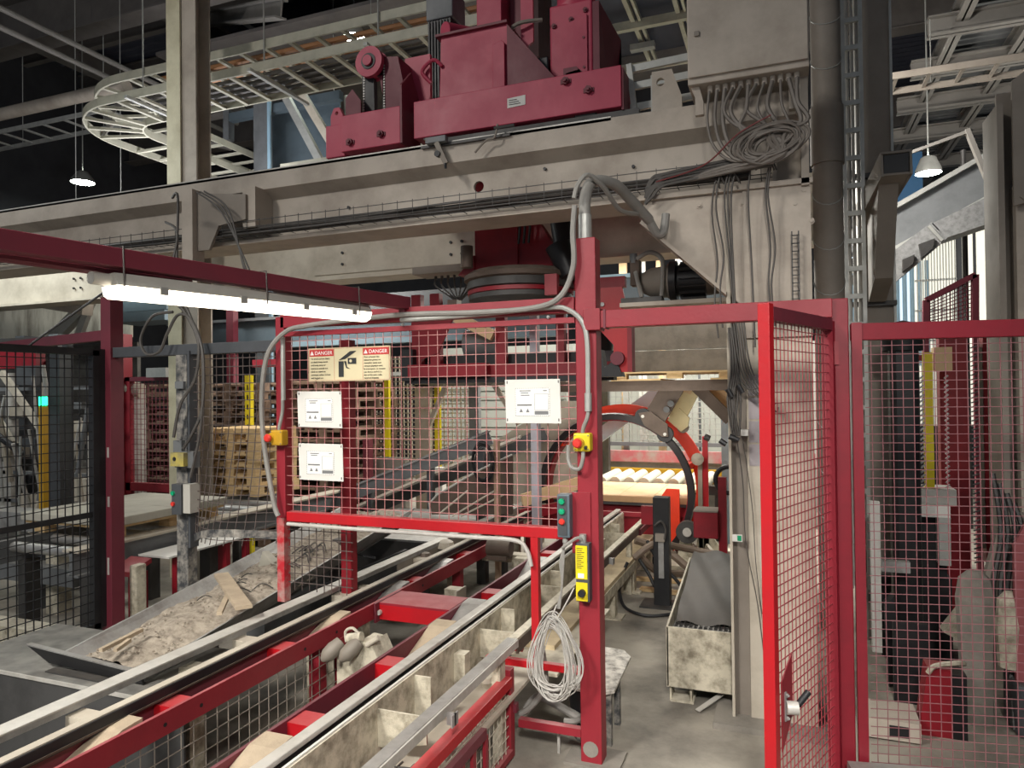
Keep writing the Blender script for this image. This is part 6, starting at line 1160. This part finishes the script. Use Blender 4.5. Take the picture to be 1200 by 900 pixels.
t = T('red_handle_post', 'bright red upright with knob behind the ring right side', 'post', (-.75, 6.9, 0)); c = W(826, 520, Y=7.0); O('post', B().box(c.x-.025, c.x+.025, 7.0, 7.05, 0, c.z+.07), REDB, t); O('knob', B().cyl((c.x, 6.98, c.z+.07), (c.x+.05, 6.98, c.z+.05), .03, 12), DSTL, t, True); O('cream_fitting', B().lathe([(0, 0), (.05, .01), (.06, .05), (.03, .08), (0, .09)], (c.x-.06, 6.95, .98), (0, -1, .2), 12), CRML, t, True)
O('cream_post', B().box(c.x-.07, c.x-.03, 7.0, 7.05, 0, .95), CRML, t)
t = T('ring_cradle', 'dusty cream cradle plates and wheel supporting the ring foot', 'machine part', (-.8, 6.9, 0))
q = [W(x, y, Y=6.7) for x, y in ((792, 668), (797, 630), (803, 620), (810, 630), (814, 668))]
O('plate', B().prism(q, (0, .05, 0)), CRMD, t); q = [W(x, y, Y=7.0) for x, y in ((812, 660), (818, 628), (830, 620), (842, 640), (846, 668))]; O('plate', B().prism(q, (0, .05, 0)), CRMD, t)
O('wheel', B().cyl(W(805, 624, Y=6.6), W(805, 624, Y=6.6)+V((0, .08, 0)), .10, 24), DSTL, t, True); O('wheel_hub', B().cyl(W(805, 624, Y=6.58), W(805, 624, Y=6.58)+V((0, .03, 0)), .04, 16), STLW, t, True)
O('base', B().box(-1.1, -.3, 6.6, 7.4, 0, .06), CRMD, t)
for x in (812, 828): O('rib', B().bar(W(x, 640, Y=6.8), W(x+22, 668, Y=6.5), .03, .05), CRML, t)
O('bar', B().box(-1.0, -.2, 6.35, 6.45, .02, .1), CRMD, t)
b = B()
b.tube(curve([(-1.15, 5.6, .32), (-1.0, 5.7, .42), (-.8, 5.9, .36), (-.55, 5.9, .33), (-.3, 5.8, .36)], 8), .028, 8)
b.tube(curve([(-1.2, 5.9, .40), (-.95, 6.0, .30), (-.75, 5.95, .18), (-.5, 5.85, .15), (-.3, 5.7, .2)], 8), .032, 8)
b.tube(curve([(-1.15, 5.8, .3), (-1.0, 5.9, .15), (-.75, 6.2, .08), (-.5, 6.0, .06)], 8), .03, 8)
one('hydraulic_hoses', b, mat('taupe_hose', '#7d6d5e', .5), 'thick taupe hydraulic hoses looping right of the black post', 'hoses', smooth=True, kind='stuff')
b = B()
b.tube(curve([(-1.16, 5.4, .33), (-1.2, 5.3, .2), (-1.15, 5.2, .06), (-1.0, 5.15, .02), (-.85, 5.2, .02), (-.74, 5.3, .03)], 8), .012, 8)
b.tube(curve([(-1.15, 5.7, .32), (-1.05, 5.65, .2), (-.98, 5.6, .1), (-.9, 5.62, .03)], 8), .014, 8); b.tube(curve([(-1.1, 5.9, .4), (-1.0, 5.85, .25), (-.85, 5.8, .12), (-.75, 5.7, .03)], 8), .014, 8)
one('black_hoses', b, BLK, 'thin black hoses curling on the floor around the black post', 'hoses', smooth=True, kind='stuff')
for k, (x, y, r_) in enumerate(((-.95, 6.15, .1), (-.8, 5.85, -.2))): one('floor_plank', B().bar((x-.35, y, .015), (x+.35, y+r_*.3, .015), .07, .025), WOOD, ['pale plank on the floor behind the black post', 'second pale plank on the floor nearer the hoses'][k], 'plank')
# chute bin by the column
t = T('chute_bin', 'dusty cream steel bin with grate and rubber sheet by the column', 'bin', (-.45, 4.1, 0))
O('front_plate', B().box(-.615, -.285, 3.80, 3.812, .085, .40), CRMD, t, bevel=.003)
O('left_side', B().prism([(-.615, 3.80, .085), (-.615, 3.80, .40), (-.63, 4.9, .52), (-.63, 4.9, .12)], (.01, 0, 0)), CRMD, t); O('right_side', B().prism([(-.285, 3.80, .085), (-.285, 3.80, .40), (-.29, 4.9, .52), (-.29, 4.9, .12)], (.01, 0, 0)), CRMD, t)
b = B()
for k in range(12): b.box(-.60+k*.026, -.592+k*.026, 3.82, 4.3, .355, .365)
for k in range(14): b.box(-.60, -.29, 3.83+k*.034, 3.836+k*.034, .352, .362)
O('grate', b, DSTL, t, kind='stuff'); O('bottom', B().box(-.61, -.29, 3.82, 4.9, .09, .1), DSTL, t)
b = B(); nx, ny = 10, 16
b.add([(-.59+.29*i/nx, 3.98+.85*j/ny, .372+.21*min(1, max(0, (j/ny)))**.8+.012*math.sin(i*.9+j*.6)) for j in range(ny+1) for i in range(nx+1)], [(j*(nx+1)+i, j*(nx+1)+i+1, (j+1)*(nx+1)+i+1, (j+1)*(nx+1)+i) for j in range(ny) for i in range(nx)])
O('rubber_sheet', b, mat('grey_rubber_sheet', '#57534f', .6, col2='#6b6660'), t, True)
O('bracket', B().box(-.60, -.48, 3.82, 3.95, .0, .012), CRMD, t); O('bracket', B().box(-.605, -.595, 3.83, 3.93, 0, .09), CRMD, t); O('bracket', B().box(-.50, -.49, 3.83, 3.93, 0, .09), CRMD, t); O('bracket', B().box(-.38, -.30, 4.6, 4.8, 0, .09), CRMD, t)
one('steel_offcut', B().bar((-.45, 3.72, .015), (-.34, 3.86, .06), .03, .004), STLW, 'small steel offcut leaning under the cream bin', 'offcut')
# small metal table behind the tall post
t = T('small_table', 'small white-spattered steel table just right of the tall post', 'table', (-.75, 3.0, 0))
O('table_top', B().prism([(-.98, 3.2, .255), (-.82, 3.19, .25), (-.765, 3.24, .25), (-.78, 3.68, .25), (-.83, 3.75, .255), (-.98, 3.77, .255)], (0, 0, .012)), mat('spattered_white_steel', '#cdc9bf', .6, col2='#5e5a54', amt=.9, scale=22, dust=0), t)
for x, y in ((-.81, 3.24), (-.82, 3.46), (-.95, 3.24), (-.95, 3.7)): O('leg', B().box(x, x+.028, y, y+.028, 0, .25), SPOT, t)
# ================================================================== RIGHT, BEHIND THE SIDE FENCE
t = T('lower_floor_sill', 'grey steel kerb at the foot of the side fence', 'kerb', (.6, 3.0, 0)); k0 = V((.2, 2.99, 0)); O('face', B().bar(k0+V((0, -.02, .085)), k0+fd*1.5+V((0, -.02, .085)), .05, .17), CRML, t); O('kerb', B().bar(k0+V((0, -.03, .2)), k0+fd*1.5+V((0, -.03, .2)), .08, .05), STL, t)
t = T('black_column', 'rounded black column directly behind the side fence mesh', 'column', (.63, 4.7, 0)); O('column', B().box(.56, .71, 4.62, 4.78, 0, 1.95), BLKM, t, bevel=.03); O('cap', B().lathe([(.11, 1.86), (.12, 1.95), (.08, 2.02), (0, 2.04)], (.635, 4.7, 0), n=16), BLK, t, True)
t = T('yellow_rail_unit', 'yellow and white machine uprights right of the black column', 'machine', (.85, 5.2, 0))
O('yellow_bar', B().box(.82, .87, 5.2, 5.25, .9, 1.87), YEL, t); O('white_bar', B().box(.76, .785, 5.2, 5.25, .7, 1.75), WHT, t); O('orange_bar', B().box(.84, .87, 5.22, 5.26, .6, 1.2), mat('dull_orange', '#b5562c', .5), t); O('head', B().box(.88, .98, 5.2, 5.3, 1.75, 1.9), PLY, t)
b = B()
for k in range(34): b.bar((.79, 5.18, 1.7-k*.03), (.815, 5.18, 1.72-k*.03), .012, .01); b.bar((.93, 5.18, 1.7-k*.03), (.95, 5.18, 1.72-k*.03), .012, .01)
O('chain', b, STL, t, kind='stuff'); O('shelf', B().box(.74, .98, 5.15, 5.4, .9, 1.0), WHT, t)
t = T('red_machine_columns', 'pair of dark red machine columns behind the side fence', 'machine', (1.1, 5.5, 0))
O('column', B().box(.96, 1.12, 5.5, 5.6, 0, 1.98), DRED, t); O('column', B().box(1.19, 1.30, 5.4, 5.5, .5, 2.02), DRED, t); O('crossbar', B().box(.5, 1.1, 5.6, 5.65, 1.83, 1.87), DRED, t)
b = B()
for k in range(48): b.bar((1.13, 5.45, 1.9-k*.03), (1.17, 5.45, 1.915-k*.03), .012, .008)
O('toothed_strip', b, GRY, t, kind='stuff'); O('grey_edge', B().box(1.17, 1.185, 5.4, 5.45, .6, 1.9), TAUP, t)
t = T('white_bracket_box', 'white angular bracket with dark opening behind the side fence', 'bracket', (.8, 4.9, 0)); O('top', B().box(.70, .88, 4.8, 4.9, .88, .95), WHT, t); O('leg', B().box(.82, .88, 4.8, 4.9, .6, .88), GALV, t); O('dark_body', B().box(.66, .88, 4.92, 5.2, .2, .9), BLK, t)
one('white_slab_post', B().box(.43, .48, 4.5, 4.55, .15, 1.0), WHT, 'short white upright just inside the side fence left edge', 'post')
t = T('floor_machine', 'dark low machinery and plates on the floor behind the side fence', 'machine', (.7, 4.3, 0))
O('dark_block', B().box(.52, .9, 4.9, 5.3, 0, .5), BLKM, t); O('plate', B().prism([(.50, 4.4, 0), (.56, 4.4, .02), (.53, 4.4, .5), (.49, 4.4, .45)], (0, .1, 0)), BLK, t); O('tilted_plate', B().prism([(.78, 4.5, .30), (.88, 4.5, .45), (.90, 4.5, .35), (.84, 4.5, .27)], (0, .1, 0)), CRMD, t)
O('spring_comb', B().box(.48, .62, 4.45, 4.5, .62, .68), STL, t); O('floor_channel', B().box(.30, .55, 3.72, 3.95, .012, .1), CRM, t)
O('channel_slot', B().box(.42, .5, 3.715, 3.72, .03, .08), BLK, t); O('dark_panel', B().box(.50, .66, 4.2, 4.23, 0, .42), BLKM, t)
t = T('red_safety_box', 'upright dark red box with rope on top behind the side fence', 'box', (.66, 3.85, 0))
O('box', B().prism([(.56, 3.85, 0), (.70, 3.85, 0), (.70, 3.85, .32), (.60, 3.85, .32)], (0, .12, 0)), DRED, t); O('side', B().box(.70, .76, 3.85, 3.97, 0, .3), BLKM, t); O('rope', B().tube(curve([(.60, 3.84, .3), (.63, 3.83, .34), (.72, 3.84, .36), (.76, 3.9, .34)], 5), .012, 6), CRMD, t, True)
t = T('concrete_stump', 'rough grey ragged post with stone cap behind the side fence', 'post', (.84, 4.1, 0)); O('stump', B().lathe([(.07, 0), (.075, .35), (.085, .6), (.07, .70), (.03, .74), (0, .74)], (.85, 4.1, 0), n=9), CONC, t); O('sling', B().lathe([(.05, .3), (.06, .5), (.05, .62), (.02, .66), (0, .66)], (.98, 4.05, 0), n=9), CRMD, t)
for k, (a_, b_) in enumerate((((1150, 700), (1172, 620)), ((1172, 690), (1196, 600)))): one('slanted_bar', B().bar(W(*a_, Y=4.3), W(*b_, Y=4.3), .03, .05, (0, 1, 0)), TAUP, ['left of two slanted grey bars at the right edge', 'right of two slanted grey bars at the right edge'][k], 'bar')
one('pink_plate', B().prism([tuple(W(x, y, Y=4.0)) for x, y in ((1188, 640), (1230, 560), (1230, 830), (1192, 835))], (0, .03, 0)), mat('faded_pink_plate', '#a35a5e', .6), 'faded pink plate at the far right behind the fence', 'plate')
b = B()
for k in range(7): x = .98+.03*k; b.tube(curve([(x, 4.3, 1.2-.05*k), (x+.02, 4.25, .9), (x-.03, 4.2, .6), (x+.01, 4.1, .3), (x, 4.0, .02)], 5), .012, 6)
one('drag_chain', b, DSTL, 'dark hoses and chains hanging at the right behind the fence', 'hoses', smooth=True, kind='stuff')
one('silver_tag_box', B().box(1.22, 1.28, 5.35, 5.4, 1.28, 1.42), WHT, 'white label plate on the right dark red column', 'label')
one('dark_clutter', B().box(.98, 1.4, 3.95, 4.2, 0, .25), DGRY, 'dark steel block on the floor at far right behind fence', 'block', bevel=.02)
# back of the tilter bay
t = T('bay_fence', 'white mesh fence at the back of the bright tilter bay', 'fence', (-1.5, 9.2, 0)); O('wire_mesh', wires(B(), (-3.0, 9.2, .95), (1, 0, 0), (0, 0, 1), 3.2, 1.3, .07, .006), GALV, t, kind='stuff'); O('rail', B().box(-3.0, .2, 9.13, 9.18, .93, .98), GRY, t)
for x in (-2.0, -.2): O('post', B().box(x, x+.07, 9.18, 9.24, 0, 2.3), GALV, t)
one('barrier_wall', B().box(-2.6, .3, 9.02, 9.1, 0, .74), CONC, 'low grey barrier behind the white rollers', 'wall'); one('red_barrier_rail', B().box(-2.6, .3, 9.0, 9.06, .74, .88), mat('scuffed_pink_red', '#b8646a', .6, col2='#a39a94', amt=.9, scale=6), 'scuffed pink-red rail on top of the grey barrier', 'rail')
c = W(696, 500, Y=8.4); one('yellow_bay_post', B().box(c.x-.04, c.x+.06, 8.4, 8.48, 0, 2.0), YEL, 'yellow post in the bright bay right of the tall red post', 'post')
one('bay_backdrop', B().box(-3.2, 1.0, 10.6, 10.65, 0, 2.3), WALLP, 'pale wall sheet behind the bright bay fence', 'panel')
c = W(805, 465, Y=8); one('black_cabinet', B().box(-2.55, -2.05, 8.55, 8.65, 0, 2.0), DSTL, 'dark cabinet left of the yellow post in the bright bay', 'cabinet')
